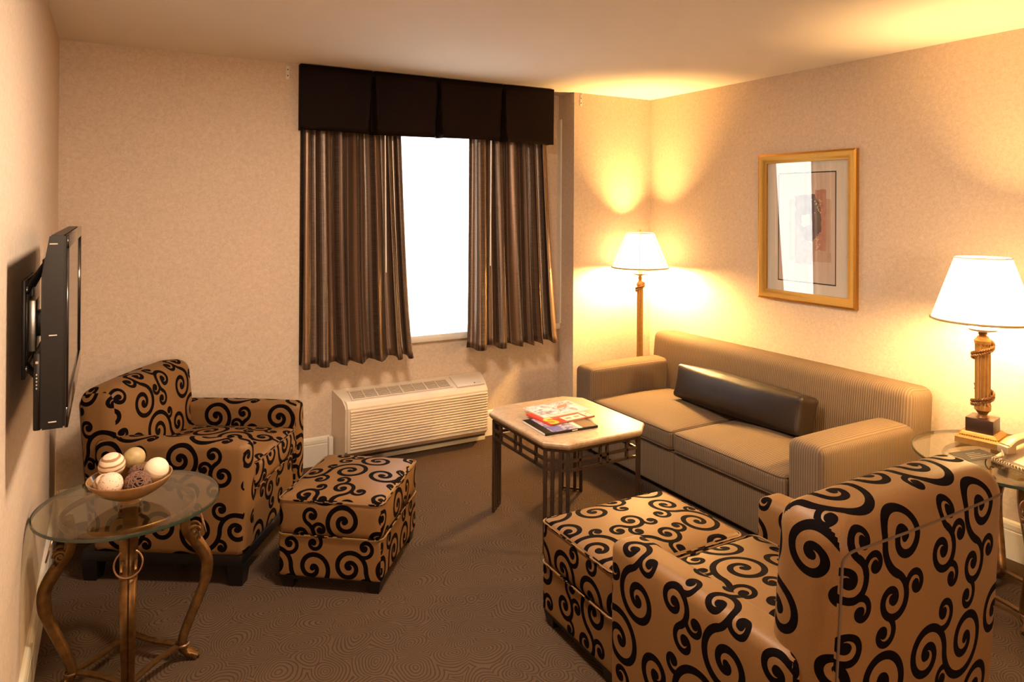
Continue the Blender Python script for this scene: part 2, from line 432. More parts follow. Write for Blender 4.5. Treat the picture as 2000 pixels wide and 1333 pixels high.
def add_lathe(bm, prof, seg=32, c=(0, 0), flute=None, cap=True):
    """revolve (r, z) profile; flute = (count, depth, z0, z1)"""
    rings = []
    for r, z in prof:
        ring = []
        for k in range(seg):
            a = 2 * PI * k / seg; rr = r
            if flute and flute[2] <= z <= flute[3]: rr = r - flute[1] * (0.5 - 0.5 * math.cos(a * flute[0]))
            ring.append(bm.verts.new((c[0] + rr * math.cos(a), c[1] + rr * math.sin(a), z)))
        rings.append(ring)
    for a, b in zip(rings, rings[1:]):
        for k in range(seg): bm.faces.new((a[k], a[(k + 1) % seg], b[(k + 1) % seg], b[k]))
    if cap:
        if prof[0][0] > 1e-4: bm.faces.new(list(reversed(rings[0])))
        if prof[-1][0] > 1e-4: bm.faces.new(rings[-1])
    return bm
def lathe(prof, seg=32, **k): return add_lathe(NB(), prof, seg, **k)

def add_prism(bm, poly, z0, z1, mi=0):
    a = [bm.verts.new((x, y, z0)) for x, y in poly]; b = [bm.verts.new((x, y, z1)) for x, y in poly]
    n = len(poly); fs = [bm.faces.new(list(reversed(a))), bm.faces.new(b)]
    for i in range(n): fs.append(bm.faces.new((a[i], a[(i + 1) % n], b[(i + 1) % n], b[i])))
    for f in fs: f.material_index = mi
    return bm
def spline(pts, n=40):
    """Catmull-Rom through points (any dimension)"""
    out = []; P = [pts[0]] + list(pts) + [pts[-1]]; m = len(pts) - 1
    for i in range(n + 1):
        t = i / n * m; k = min(int(t), m - 1); f = t - k; a, b, c, d = P[k:k + 4]
        out.append(tuple(.5 * ((2 * b[j]) + (c[j] - a[j]) * f + (2 * a[j] - 5 * b[j] + 4 * c[j] - d[j]) * f * f + (3 * b[j] - a[j] - 3 * c[j] + d[j]) * f ** 3) for j in range(len(b))))
    return out
def rrect(hx, hy, r, z, n=5):
    pts = []
    for sx, sy, a0 in ((1, 1, 0), (-1, 1, 90), (-1, -1, 180), (1, -1, 270)):
        for k in range(n + 1):
            a = R(a0 + 90 * k / n); pts.append((sx * (hx - r) + r * math.cos(a), sy * (hy - r) + r * math.sin(a), z))
    return pts

# ---------------------------------------------------------------- room
XL, XR, YB, YR, ZC = -.2326, 3.616, 4.195, 4.396, 2.44
X0, X1 = .958, 2.901           # window recess
YF = -2.6                      # wall behind the photographer
WX0, WX1, WZ0, WZ1 = 1.08, 2.66, .705, 2.26   # window opening
TH = .12
struct('floor', box((XL - TH, YF - TH, -.1), (XR + TH, YR + .3, 0)), M['carpet'])
struct('ceiling', box((XL - TH, YF - TH, ZC), (XR + TH, YR + .3, ZC + .1)), M['ceil'])
struct('wall_left', box((XL - TH, YF - TH, 0), (XL, YR + .3, ZC)), M['wall'])
struct('wall_right', box((XR, YF - TH, 0), (XR + TH, YR + .3, ZC)), M['wall'])
struct('wall_front', box((XL, YF - TH, 0), (XR, YF, ZC)), M['wall'])
bm = NB()
add_box(bm, (XL, YB, 0), (X0, YR + .3, ZC))
add_box(bm, (X1, YB, 0), (XR, YR + .3, ZC))
add_box(bm, (X0, YR, 0), (X1, YR + .16, WZ0)); add_box(bm, (X0, YR, WZ1), (X1, YR + .16, ZC))
add_box(bm, (X0, YR, WZ0), (WX0, YR + .16, WZ1)); add_box(bm, (WX1, YR, WZ0), (X1, YR + .16, WZ1))
struct('wall_back', bm, M['wall'], smooth=False)

def baseboard_bm(pts_fn, length):
    prof = [(0, 0), (.016, 0), (.016, .128), (.0135, .131), (.0135, .136), (.016, .139), (.016, .158), (.012, .170), (.006, .176), (0, .176)]
    bm = NB(); A = [bm.verts.new(pts_fn(0, d, z)) for d, z in prof]; B = [bm.verts.new(pts_fn(length, d, z)) for d, z in prof]
    n = len(prof)
    for i in range(n): bm.faces.new((A[i], A[(i + 1) % n], B[(i + 1) % n], B[i]))
    bm.faces.new(list(reversed(A))); bm.faces.new(B)
    bmesh.ops.recalc_face_normals(bm, faces=bm.faces); return bm
struct('baseboard_left', baseboard_bm(lambda t, d, z: (XL + d, YF + t, z), YB - YF), M['trim'], smooth=False)
struct('baseboard_right', baseboard_bm(lambda t, d, z: (XR - d, YF + t, z), YB - YF), M['trim'], smooth=False)
bm = NB()
for a, b, y in ((XL + .016, X0, YB), (X0, 1.195, YR), (2.262, X1, YR), (X1, XR - .016, YB)):
    tmp = baseboard_bm(lambda t, d, z, a=a, y=y: (a + t, y - d, z), b - a)
    me = bpy.data.meshes.new('tmp'); tmp.to_mesh(me); tmp.free(); bm.from_mesh(me); bpy.data.meshes.remove(me)
struct('baseboard_back', bm, M['trim'], smooth=False)

# window: frame, pane, sill
bm = NB(); y0, y1 = YR + .03, YR + .10
add_box(bm, (WX0, y0, WZ0), (WX0 + .05, y1, WZ1)); add_box(bm, (WX1 - .05, y0, WZ0), (WX1, y1, WZ1))
add_box(bm, (WX0 + .05, y0, WZ1 - .05), (WX1 - .05, y1, WZ1)); add_box(bm, (WX0 + .05, y0, WZ0), (WX1 - .05, y1, WZ0 + .05))
win = struct('window_1', bm, M['trim'], smooth=False)
link('pane', box((WX0 + .05, YR + .06, WZ0 + .05), (WX1 - .05, YR + .066, WZ1 - .05)), M['paneglass'], win)
bm = box((X0 + .002, YR - .034, WZ0), (X1 - .002, YR + .03, WZ0 + .045), .004)
link('sill', bm, M['trim'], win)
link('side_casing', box((X1 - .012, YR - .045, WZ0 + .045), (X1 - .001, YR, WZ1)), M['trim'], win)

# ---------------------------------------------------------------- window dressing
def valance():
    t = thing('valance', 'dark brown box pleated valance across the top of the window', 'valance', (1.823, 4.15, 2.05))
    W = 2.70 - .948; hx = W / 2; h = .385
    folds = [-(1.823 - 1.388), 0., 2.293 - 1.823]
    # face with inverted pleats that open towards the hem
    nx, nz = 220, 10
    bm = NB(); g = []
    for j in range(nz + 1):
        z = h * j / nz; row = []
        for i in range(nx + 1):
            x = -hx + W * i / nx; y = 0.
            for f in folds:
                w = .006 + .024 * (1 - j / nz); d = abs(x - f)
                if d < w: y += .045 * (1 - d / w) ** .7
                elif d < w + .02: y -= .006 * (1 - (d - w) / .02) * (1 - j / nz)
            row.append(bm.verts.new((x, y + .004 * (1 - j / nz) * math.sin(x * 9), z + (.004 * math.sin(x * 6) if j == 0 else 0))))
        g.append(row)
    for j in range(nz):
        for i in range(nx): bm.faces.new((g[j][i], g[j][i + 1], g[j + 1][i + 1], g[j + 1][i]))
    o = link('pleated_face', bm, M['valance'], t, ang=60)
    sd = o.modifiers.new('thick', 'SOLIDIFY'); sd.thickness = .006; sd.offset = -1
    link('return', box((-hx, .004, 0), (-hx + .008, .20, h), .002), M['valance'], t)
    link('return', box((hx - .008, .004, 0), (hx, .20, h), .002), M['valance'], t)
    link('mounting_board', box((-hx + .008, .012, h - .03), (hx - .008, .20, h - .002), 0), M['valance'], t)
valance()

def curtain(name, label, top, bot, zt, zb, ybot, nf, seed, wand=None, first=1., ret=False):
    """hanging cloth: top/bot = (x0, x1) spans, folds deepen towards the hem"""
    rnd = random.Random(seed)
    t = thing(name, label, 'curtain', ((bot[0] + bot[1]) / 2, 4.22, zb), group='drapes at the window')
    ox, oy, oz = t.location
    nx, nz = 260, 40; bm = NB(); uvl = bm.loops.layers.uv.new('UVMap'); g = []
    ph = [0.]; ws = [rnd.uniform(.6, 1.4) for _ in range(nf)]; ws[0] *= first; s = sum(ws); acc = 0; edges = [0]
    for w in ws: acc += w / s; edges.append(acc)
    amps = [rnd.uniform(.5, 1.1) for _ in range(nf + 1)]
    for j in range(nz + 1):
        v = j / nz; z = zb + (zt - zb) * v; row = []
        x0 = bot[0] + (top[0] - bot[0]) * v ** .6; x1 = bot[1] + (top[1] - bot[1]) * v ** .6
        yc = ybot + (4.262 - ybot) * v ** .8
        for i in range(nx + 1):
            u = i / nx
            k = max(0, min(nf - 1, next((q for q in range(nf) if edges[q + 1] >= u), nf - 1)))
            f = (u - edges[k]) / (edges[k + 1] - edges[k])
            a = amps[k] * (1 - f) + amps[k + 1] * f
            wob = .25 * math.sin(v * 4 + k * 2.1) * (1 - v)
            c = math.cos(2 * PI * f + wob)
            c = math.copysign(abs(c) ** .75, c)
            amp = .042 * a * (1.0 - .3 * v)
            y = yc + amp * c
            x = x0 + (x1 - x0) * u + .010 * math.sin(4 * PI * f + k) * a + .012 * math.sin(v * 3.1 + k * 1.3) * (1 - v) * math.sin(PI * u)
            zz = z + (.010 * c * (1 - v) if j < 3 else 0)
            if ret and u > .955: g_ = (u - .955) / .045; y = y * (1 - g_) + 4.385 * g_; x = x1 - .012 + .012 * math.sin(PI * g_)  # hidden return to the wall, added to stop window light leaking past
            row.append((bm.verts.new((x - ox, y - oy, zz - oz)), u * 1.9 * (bot[1] - bot[0]), z))
        g.append(row)
    for j in range(nz):
        for i in range(nx):
            q = (g[j][i], g[j][i + 1], g[j + 1][i + 1], g[j + 1][i]); f = bm.faces.new([p[0] for p in q])
            for l, p in zip(f.loops, q): l[uvl].uv = (p[1], p[2])
    o = link('cloth', bm, M['curtain'], t, uv=False, ang=80)
    sd = o.modifiers.new('thick', 'SOLIDIFY'); sd.thickness = .003
    if wand:
        link('wand', tube([(wand[0] - ox, wand[2] - oy, wand[3] - oz), (wand[1] - ox, wand[2] - oy - .01, wand[4] - oz)], .0045, 8), M['wand'], t)
curtain('curtain', 'left striped taupe silk curtain gathered beside the bright window', (.972, 1.60), (.945, 1.668), 2.42, .668, 4.160, 7, 3, (1.468, 1.478, 4.175, 2.2, 1.20))
curtain('curtain', 'right striped taupe silk curtain, narrower, next to the lamp corner', (2.10, 2.70), (2.045, 2.755), 2.42, .668, 4.160, 6, 12, (2.214, 2.206, 4.175, 2.2, 1.215), 1.5, True)
# sheer behind
bm = NB(); g = []
for j in range(9):
    row = []
    for i in range(241):
        x = WX0 + .01 + (WX1 - WX0 - .02) * i / 240
        row.append(bm.verts.new((x - 1.93, .010 * math.sin(i * .33 + .8 * math.sin(i * .05)) + .004 * math.sin(i * .9), .756 + (2.40 - .756) * j / 8 - .756)))
    g.append(row)
for j in range(8):
    for i in range(240): bm.faces.new((g[j][i], g[j][i + 1], g[j + 1][i + 1], g[j + 1][i]))
tag(link('sheer_curtain', bm, M['sheer'], loc=(1.93, 4.345, .756)), 'white sheer voile glowing with daylight between the dark curtains', 'sheer curtain')

for k, (x, lab) in enumerate(((.884, 'small metal wall bracket left of the valance'), (2.958, 'small metal wall bracket right of the valance by the corner'))):
    t = thing('wall_bracket', lab, 'bracket', (x, YB, 2.345), group='old rod brackets on the wall')
    link('plate', box((-.009, -.004, 0), (.009, 0, .08), .001), M['silver'], t)
    link('hook', tube([(0, -.004, .078), (0, -.03, .086), (0, -.045, .088)], .003, 6), M['silver'], t)
    for z in (.02, .055): link('screw', lathe([(.004, 0), (.004, .002), (0, .003)], 10), M['plasticdark'], t, xf=Matrix.Translation((0, -.004, z)) @ Matrix.Rotation(R(90), 4, 'X'))

# ---------------------------------------------------------------- wall air conditioner
def aircon():
    t = thing('air_conditioner', 'cream through-wall air conditioner low under the window', 'air conditioner', (1.73, YR, 0))
    B = [(-.52, .52)]; yb, yf = -.006, -.195
    def ring(xb, xf):   # side silhouettes
        return [(xb, yb, .455), (xb, yb, .055), (xf, yf + .03, .075), (xf, yf, .105), (xf, yf, .375), (xf, yf + .012, .395), (xf * 1.0, yf + .03, .408)]
    bm = NB()
    A = [bm.verts.new((-.52 if abs(p[1] - yb) < 1e-6 else -.488, p[1], p[2])) for p in ring(0, 0)]
    C = [bm.verts.new((.52 if abs(p[1] - yb) < 1e-6 else .488, p[1], p[2])) for p in ring(0, 0)]
    n = len(A)
    for i in range(n): bm.faces.new((A[i], A[(i + 1) % n], C[(i + 1) % n], C[i]))
    bm.faces.new(list(reversed(A))); bm.faces.new(C)
    bmesh.ops.recalc_face_normals(bm, faces=bm.faces)
    bmesh.ops.bevel(bm, geom=[e for e in bm.edges if abs(e.verts[0].co.x) < .5 and abs(e.verts[1].co.x) < .5 and e.verts[0].co.x * e.verts[1].co.x > 0], offset=.012, segments=3, affect='EDGES')
    link('case', bm, M['plastic'], t, ang=30)
    # ribbed front: one corrugated sheet
    prof = []; z0, z1, nr = .125, .365, 14
    for k in range(nr):
        a = z0 + (z1 - z0) * k / nr; d = (z1 - z0) / nr
        prof += [(0., a), (.006, a + d * .12), (.009, a + d * .5), (.007, a + d * .85), (.0, a + d * .93)]
    bm = NB(); A = [bm.verts.new((-.46, yf - .001 - p, z)) for p, z in prof]; C = [bm.verts.new((.475, yf - .001 - p, z)) for p, z in prof]
    for i in range(len(prof) - 1): bm.faces.new((A[i], C[i], C[i + 1], A[i + 1]))
    lo = bm.verts.new((-.46, yf + .004, z0)); hi = bm.verts.new((-.46, yf + .004, z1)); lo2 = bm.verts.new((.475, yf + .004, z0)); hi2 = bm.verts.new((.475, yf + .004, z1))
    bm.faces.new([lo] + A + [hi]); bm.faces.new(list(reversed([lo2] + C + [hi2])))
    bmesh.ops.recalc_face_normals(bm, faces=bm.faces)
    link('louvered_front', bm, M['plastic'], t, ang=35)
    # top slope: local frame on the slanted top
    P0 = Vector((0, yf + .03, .408)); P1 = Vector((0, yb, .455)); ex = Vector((1, 0, 0)); ey = (P1 - P0).normalized(); ez = ex.cross(ey)
    X = Matrix(((ex.x, ey.x, ez.x, P0.x), (ex.y, ey.y, ez.y, P0.y), (ex.z, ey.z, ez.z, P0.z), (0, 0, 0, 1)))
    vent = link('top_vent', box((-.435, .018, 0), (.235, .118, .0015)), M['plasticdark'], t, xf=X)
    bm = NB()
    for k in range(6): add_box(bm, (-.432, .022 + k * .0165, .001), (.232, .0315 + k * .0165, .0045))
    link('vent_slats', bm, M['plasticwarm'], vent, xf=X, smooth=False)
    bm = NB()
    for k in range(9):
        w = .004 if k % 2 == 0 else .0022
        x = -.432 + .664 * k / 8; add_box(bm, (x - w, .016, .002), (x + w, .120, .0075))
    add_box(bm, (-.44, .012, .0005), (.24, .019, .006)); add_box(bm, (-.44, .117, .0005), (.24, .124, .006))
    link('vent_ribs', bm, M['plastic'], vent, xf=X, smooth=False)
    door = link('control_door', box((.27, -.002, 0), (.472, .14, .008), .003), M['plastic'], t, xf=X)
    bm = lathe([(.0055, 0), (.0055, .001)], 14); move(bm, .405, .022, .0081)
    link('maker_badge', bm, M['plasticdark'], door, xf=X)
    bm = NB()
    for k in range(5): add_box(bm, (.417 + k * .0075, .019, .008), (.4225 + k * .0075, .0255, .0087))
    link('badge_lettering', bm, M['plasticwarm'], door, xf=X)
    link('base_panel', box((-.53, -.072, 0), (.527, -.004, .052), .002), M['trim'], t)
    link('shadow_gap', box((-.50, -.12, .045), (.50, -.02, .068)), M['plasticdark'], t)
aircon()
t = thing('cord_cover', 'small white upright cord cover box left of the air conditioner', 'cord cover', (1.196, YR, 0))
link('channel', box((-.016, -.05, 0), (.011, -.016, .175), .003), M['trim'], t)
link('screw', lathe([(.003, 0), (.003, .002)], 8), M['silver'], t, xf=Matrix.Translation((0, -.05, .08)) @ Matrix.Rotation(R(90), 4, 'X'))

# ---------------------------------------------------------------- television
def tv():
    t = thing('television', 'flat black television on a swing bracket on the left wall', 'television', (-.13, 2.635, 1.02))
    w = .87 / 2
    prof = [(-.028, .0), (.026, 0), (.026, .51), (-.010, .51), (-.028, .40)]
    bm = NB(); A = [bm.verts.new((x, -w, z)) for x, z in prof]; B = [bm.verts.new((x, w, z)) for x, z in prof]; n = len(prof)
    for i in range(n): bm.faces.new((A[i], A[(i + 1) % n], B[(i + 1) % n], B[i]))
    bm.faces.new(A); bm.faces.new(B); bmesh.ops.recalc_face_normals(bm, faces=bm.faces)
    bmesh.ops.bevel(bm, geom=list(bm.edges), offset=.004, segments=2, affect='EDGES')
    link('housing', bm, M['tvblack'], t)
    bm = NB(); x0, x1 = .026, .034
    for lo, hi in (((-w, 0), (w, .055)), ((-w, .475), (w, .51)), ((-w, .055), (-w + .035, .475)), ((w - .035, .055), (w, .475))):
        add_box(bm, (x0, lo[0], lo[1]), (x1, hi[0], hi[1]), .0015)
    link('bezel', bm, M['tvbezel'], t)
    link('screen', box((x0, -w + .035, .055), (x0 + .003, w - .035, .475)), M['tvscreen'], t)
    link('rear_box', box((-.045, -w + .02, -.005), (-.027, w - .1, .20), .004), M['tvblack'], t)
    for z in (.485, .245, .018): link('side_mark', box((-.010, -w - .001, z), (.008, -w + .002, z + .003)), M['silver'], t)
    for k in range(5): link('connector', box((-.039, -w + .018, .105 + k * .009), (-.036, -w + .0205, .109 + k * .009)), M['silver'], t)
    link('connector', box((-.04, -w + .018, .172), (-.034, -w + .022, .178)), M['silver'], t)
    # wall bracket
    m = thing('tv_wall_mount', 'black steel swing mount holding the television to the left wall', 'tv mount', (XL, 2.72, 1.08))
    bm = NB()
    for lo, hi in (((-.15, 0), (-.105, .30)), ((.105, .0), (.15, .30)), ((-.105, 0), (.105, .035)), ((-.105, .265), (.105, .30))):
        add_box(bm, (0, lo[0], lo[1]), (.010, hi[0], hi[1]), .002)
    link('wall_plate', bm, M['mountgrey'], m)
    for y in (-.128, .128):
        for z in (.03, .27):
            link('bolt', lathe([(.009, 0), (.009, .003), (.004, .006)], 10), M['steel'], m, xf=Matrix.Translation((.010, y, z)) @ Matrix.Rotation(R(90), 4, 'Y'))
    for y in (-.12, .12):
        link('arm', tube([(.008, y, .26), (.028, y * .8, .30), (.054, y * .5, .345)], .011, 8, flat=.5), M['mountgrey'], m)
        link('arm', tube([(.008, y, .04), (.028, y * .8, .005), (.054, y * .5, -.02)], .011, 8, flat=.5), M['mountgrey'], m)
    link('hinge_plate', box((.010, -.07, .07), (.030, .05, .23), .003), M['steel'], m)
    link('tv_plate', box((.048, -.11, -.03), (.058, .11, .36), .002), M['tvblack'], m)
    link('pivot', box((.028, -.03, .11), (.05, .03, .19), .004), M['tvblack'], m)
tv()

# ---------------------------------------------------------------- scroll armchairs
def armchair(label, loc, rz, W=.72, D=.72, ah=.60, bh=.84, lean=7., uvo=(0, 0), ch=.49):
    t = thing('armchair', label, 'armchair', loc, rz, 'scroll patterned armchairs')
    hw, hd, aw, zb = W / 2, D / 2, .115, .13
    fab = M['scroll']; surf = []
    def part(name, dims, r, c, bulge=(0, 0, 0), rot=None, off=(0, 0), wrap=None, **k):
        bm = soft(dims, r, bulge, **k)
        move(bm, *c)
        of = (uvo[0] + off[0], uvo[1] + off[1])
        if wrap is None: box_uv(bm, of)
        else: wrap_uv(bm, c, dims, r, wrap, of)
        if rot: bm.transform(rot)
        if name == 'back': surf.append(BVHTree.FromBMesh(bm))
        return link(name, bm, fab, t, uv=False, ang=50)
    # arms
    for s in (-1, 1):
        part('arm', (D - .06, aw, ah - zb), .028, (.03, s * (hw - aw / 2), (ah + zb) / 2), (0.008, .006, .008), off=(.07 * s, .05), wrap=0)
    # seat: front rail and loose cushion
    part('seat_base', (D - .10, W - 2 * aw + .01, .235), .012, (.035, 0, zb + .1175), off=(.11, 0))
    cu = part('seat_cushion', (D - .13, W - 2 * aw - .006, .125), .028, (.068, 0, ch - .0625), (.006, 0, .035), off=(.03, .12), n=12)
    # back: reclined slab, rear panel runs down to the rails
    hb = bh - zb
    piv = Matrix.Translation((-hd + .02, 0, zb)) @ Matrix.Rotation(R(-lean), 4, 'Y') @ Matrix.Translation((hd - .02, 0, -zb))
    part('back', (.185, W - .06, hb), .062, (-hd + .10, 0, zb + hb / 2), (.03, .008, .012), piv, off=(.16, .03), n=14, rs=6, wrap=1)
    # welts
    hx, hy = (D - .13) / 2 - .004, (W - 2 * aw - .006) / 2 - .004
    for z in (ch - .006, ch - .119):
        bm = tube([(x + .068, y, zz) for x, y, zz in rrect(hx + .002, hy + .002, .03, z)], .0045, 6, closed=True)
        link('welt', bm, fab, cu, off=uvo)
    # rear panel seam, laid on the surface of the back
    zt = zb + hb - .05; hb_ = W / 2 - .03 - .022; path = []
    for k in range(25): path.append((-hd - .05, -hb_, zb + .02 + (zt - .03 - zb - .02) * k / 24))
    for k in range(1, 6): a = k / 6 * PI / 2; path.append((-hd - .05, -hb_ + .03 * (1 - math.cos(a)), zt - .03 + .03 * math.sin(a)))
    for k in range(25): path.append((-hd - .05, (-hb_ + .03) + 2 * (hb_ - .03) * k / 24, zt))
    for k in range(1, 6): a = k / 6 * PI / 2; path.append((-hd - .05, hb_ - .03 + .03 * math.sin(a), zt - .03 + .03 * math.cos(a)))
    for k in range(25): path.append((-hd - .05, hb_, zt - .03 - (zt - .03 - zb - .02) * k / 24))
    pts = []
    for p in path:
        q = piv @ Vector(p); h_ = surf[0].ray_cast(q + Vector((-.1, 0, 0)), Vector((1, 0, 0)))
        if h_[0] is not None: pts.append(h_[0] + h_[1] * .0005)
    bm = tube(pts, .0032, 6)
    link('back_seam', bm, M['welt'], t)
    # black base rail and legs
    bm = NB()
    add_box(bm, (-hd + .01, -hw + .008, .088), (hd - .008, hw - .008, zb + .004), .004)
    link('base_rail', bm, M['blackwood'], t)
    for sx, sy in ((1, 1), (1, -1), (-1, 1), (-1, -1)):
        bm = NB(); x, y = sx * (hd - .04), sy * (hw - .045); r0, r1 = .027, .036
        a = [bm.verts.new((x + i * r0, y + j * r0, 0)) for i, j in ((-1, -1), (1, -1), (1, 1), (-1, 1))]
        b = [bm.verts.new((x + i * r1, y + j * r1, .09)) for i, j in ((-1, -1), (1, -1), (1, 1), (-1, 1))]
        bm.faces.new(list(reversed(a))); bm.faces.new(b)
        for i in range(4): bm.faces.new((a[i], a[(i + 1) % 4], b[(i + 1) % 4], b[i]))
        link('leg', bm, M['blackwood'], t, smooth=False)
    return t
armchair('scroll patterned armchair against the left corner below the television', (.385, 3.625, 0), R(-33), bh=.805, lean=5)
armchair('large scroll patterned armchair in the right foreground, seen from its back', (1.682, 1.34, 0), R(90.5), W=.75, D=.71, ah=.615, bh=.935, lean=3.5, uvo=(.05, .17))

def ottoman(label, loc, rz, L=.54, W=.46, H=.385, uvo=(0, 0)):
    t = thing('ottoman', label, 'ottoman', loc, rz, 'scroll patterned ottomans')
    zb = .052; zs = zb + (H - zb) * .52
    def part(name, dims, r, c, bulge, off):
        bm = soft(dims, r, bulge, n=10); move(bm, *c)
        return link(name, bm, M['scroll'], t, off=(uvo[0] + off[0], uvo[1] + off[1]), ang=50)
    part('base', (L - .006, W - .006, zs - zb), .012, (0, 0, (zs + zb) / 2), (0, 0, 0), (0, 0))
    c = part('cushion', (L, W, H - zs), .028, (0, 0, (H + zs) / 2), (.006, .006, .022), (.06, .1))
    for z in (zs + .004, H - .012):
        link('welt', tube(rrect(L / 2 + .001, W / 2 + .001, .03, z), .0042, 6, closed=True), M['scroll'], c, off=uvo)
    link('base_rail', box((-L / 2 + .01, -W / 2 + .01, zb - .012), (L / 2 - .01, W / 2 - .01, zb + .003)), M['blackwood'], t)
    for sx, sy in ((1, 1), (1, -1), (-1, 1), (-1, -1)):
        bm = NB(); x, y = sx * (L / 2 - .04), sy * (W / 2 - .04); r0, r1 = .022, .032
        a = [bm.verts.new((x + i * r0, y + j * r0, 0)) for i, j in ((-1, -1), (1, -1), (1, 1), (-1, 1))]
        b = [bm.verts.new((x + i * r1, y + j * r1, zb)) for i, j in ((-1, -1), (1, -1), (1, 1), (-1, 1))]
        bm.faces.new(list(reversed(a))); bm.faces.new(b)
        for i in range(4): bm.faces.new((a[i], a[(i + 1) % 4], b[(i + 1) % 4], b[i]))
        link('leg', bm, M['blackwood'], t, smooth=False)
ottoman('scroll patterned ottoman standing in front of the corner armchair', (.958, 3.135, 0), R(52.5), L=.53, W=.455, H=.385, uvo=(.02, .03))
ottoman('scroll patterned ottoman between the coffee table and the foreground armchair', (1.755, 2.085, 0), R(-1), L=.60, W=.46, H=.405, uvo=(.13, .22))

# ---------------------------------------------------------------- sofa
def sofa():
    t = thing('sofa', 'tan ribbed two cushion sofa along the right wall', 'sofa', (3.15, 2.945, 0))
    ox, oy = 3.15, 2.945; y0, y1 = 2.005, 3.885
    def part(name, lo, hi, r, bulge=(0, 0, 0), xf=None, ang=50, **k):
        c = [(a + b) / 2 for a, b in zip(lo, hi)]; d = [b - a for a, b in zip(lo, hi)]
        bm = soft(d, r, bulge, **k); move(bm, c[0], c[1], c[2])
        bm.normal_update(); uvl = bm.loops.layers.uv.new('UVMap')
        for f in bm.faces:
            n = f.normal; sidey = abs(n.y) > .72
            for l in f.loops:
                q = l.vert.co; l[uvl].uv = (q.x, q.z) if sidey else (q.y, q.z + q.x)
        move(bm, -ox, -oy, 0)
        if xf: bm.transform(xf)
        return link(name, bm, M['sofa'], t, uv=False, ang=ang)
    part('seat_base', (2.715, y0 + .17, .03), (3.50, y1 - .17, .255), .012)
    link('underside', box((2.76 - ox, y0 + .03 - oy, .002), (3.52 - ox, y1 - .03 - oy, .034)), M['sofashadow'], t)  # dark slab standing in for the shadow gap under the sofa
    for a, b in ((y0, y0 + .185), (y1 - .185, y1)):
        ar = part('arm', (2.70, a, .03), (3.50, b, .558), .038, (.004, .004, .012), n=10)
        m = b if a == y0 else a
    xf = Matrix.Translation((.19, 0, .30)) @ Matrix.Rotation(R(5), 4, 'Y') @ Matrix.Translation((-.19, 0, -.30))
    part('back', (3.335, y0 + .002, .30), (3.555, y1 - .002, .738), .05, (.015, .004, .004), xf, n=16)
    ym = 2.942
    for a, b in ((y0 + .187, ym - .003), (ym + .003, y1 - .187)):
        cu = part('seat_cushion', (2.695, a, .262), (3.35, b, .372), .026, (.004, 0, .042), n=14)
        hx, hy = (3.35 - 2.695) / 2 - .002, (b - a) / 2 - .004
        for z in (.364, .27):
            link('welt', tube([(x + 3.0225 - ox, y + (a + b) / 2 - oy, zz) for x, y, zz in rrect(hx, hy, .03, z)], .0035, 6, closed=True), M['welt'], cu)
    link('front_seam', tube([(2.7145 - ox, ym - oy, .04), (2.7145 - ox, ym - oy, .25)], .0025, 6), M['welt'], t)
    link('front_piping', tube([(2.714 - ox, y0 + .19 - oy, .256), (2.714 - ox, y1 - .19 - oy, .256)], .0045, 6), M['welt'], t)
sofa()
# bolster
bm = soft((.150, .90, .200), .026, (.022, 0, .016), n=16, power=3.)
for v in bm.verts:
    k = abs(v.co.y) / .45; e = max(0., (k - .90) / .10)
    cx, cz = abs(v.co.x) / .075, abs(v.co.z) / .10
    if e > 0:
        ear = min(1., cx) * min(1., cz)
        v.co.y += math.copysign(.016 * ear ** 3 * e, v.co.y); v.co.x *= 1 + .12 * e * ear ** 2; v.co.z *= 1 + .08 * e * ear ** 2
    w = noise.noise(Vector((v.co.x * 7, v.co.y * 11, v.co.z * 7))) * .0045; v.co.x += math.copysign(w, v.co.x); v.co.z += w * .5
t = thing('bolster_cushion', 'long dark brown leather bolster cushion lying on the sofa', 'cushion', (3.165, 2.885, .515))
t.rotation_euler = (0, R(13), R(1.5))
b = link('cover', bm, M['leather'], t, ang=80)

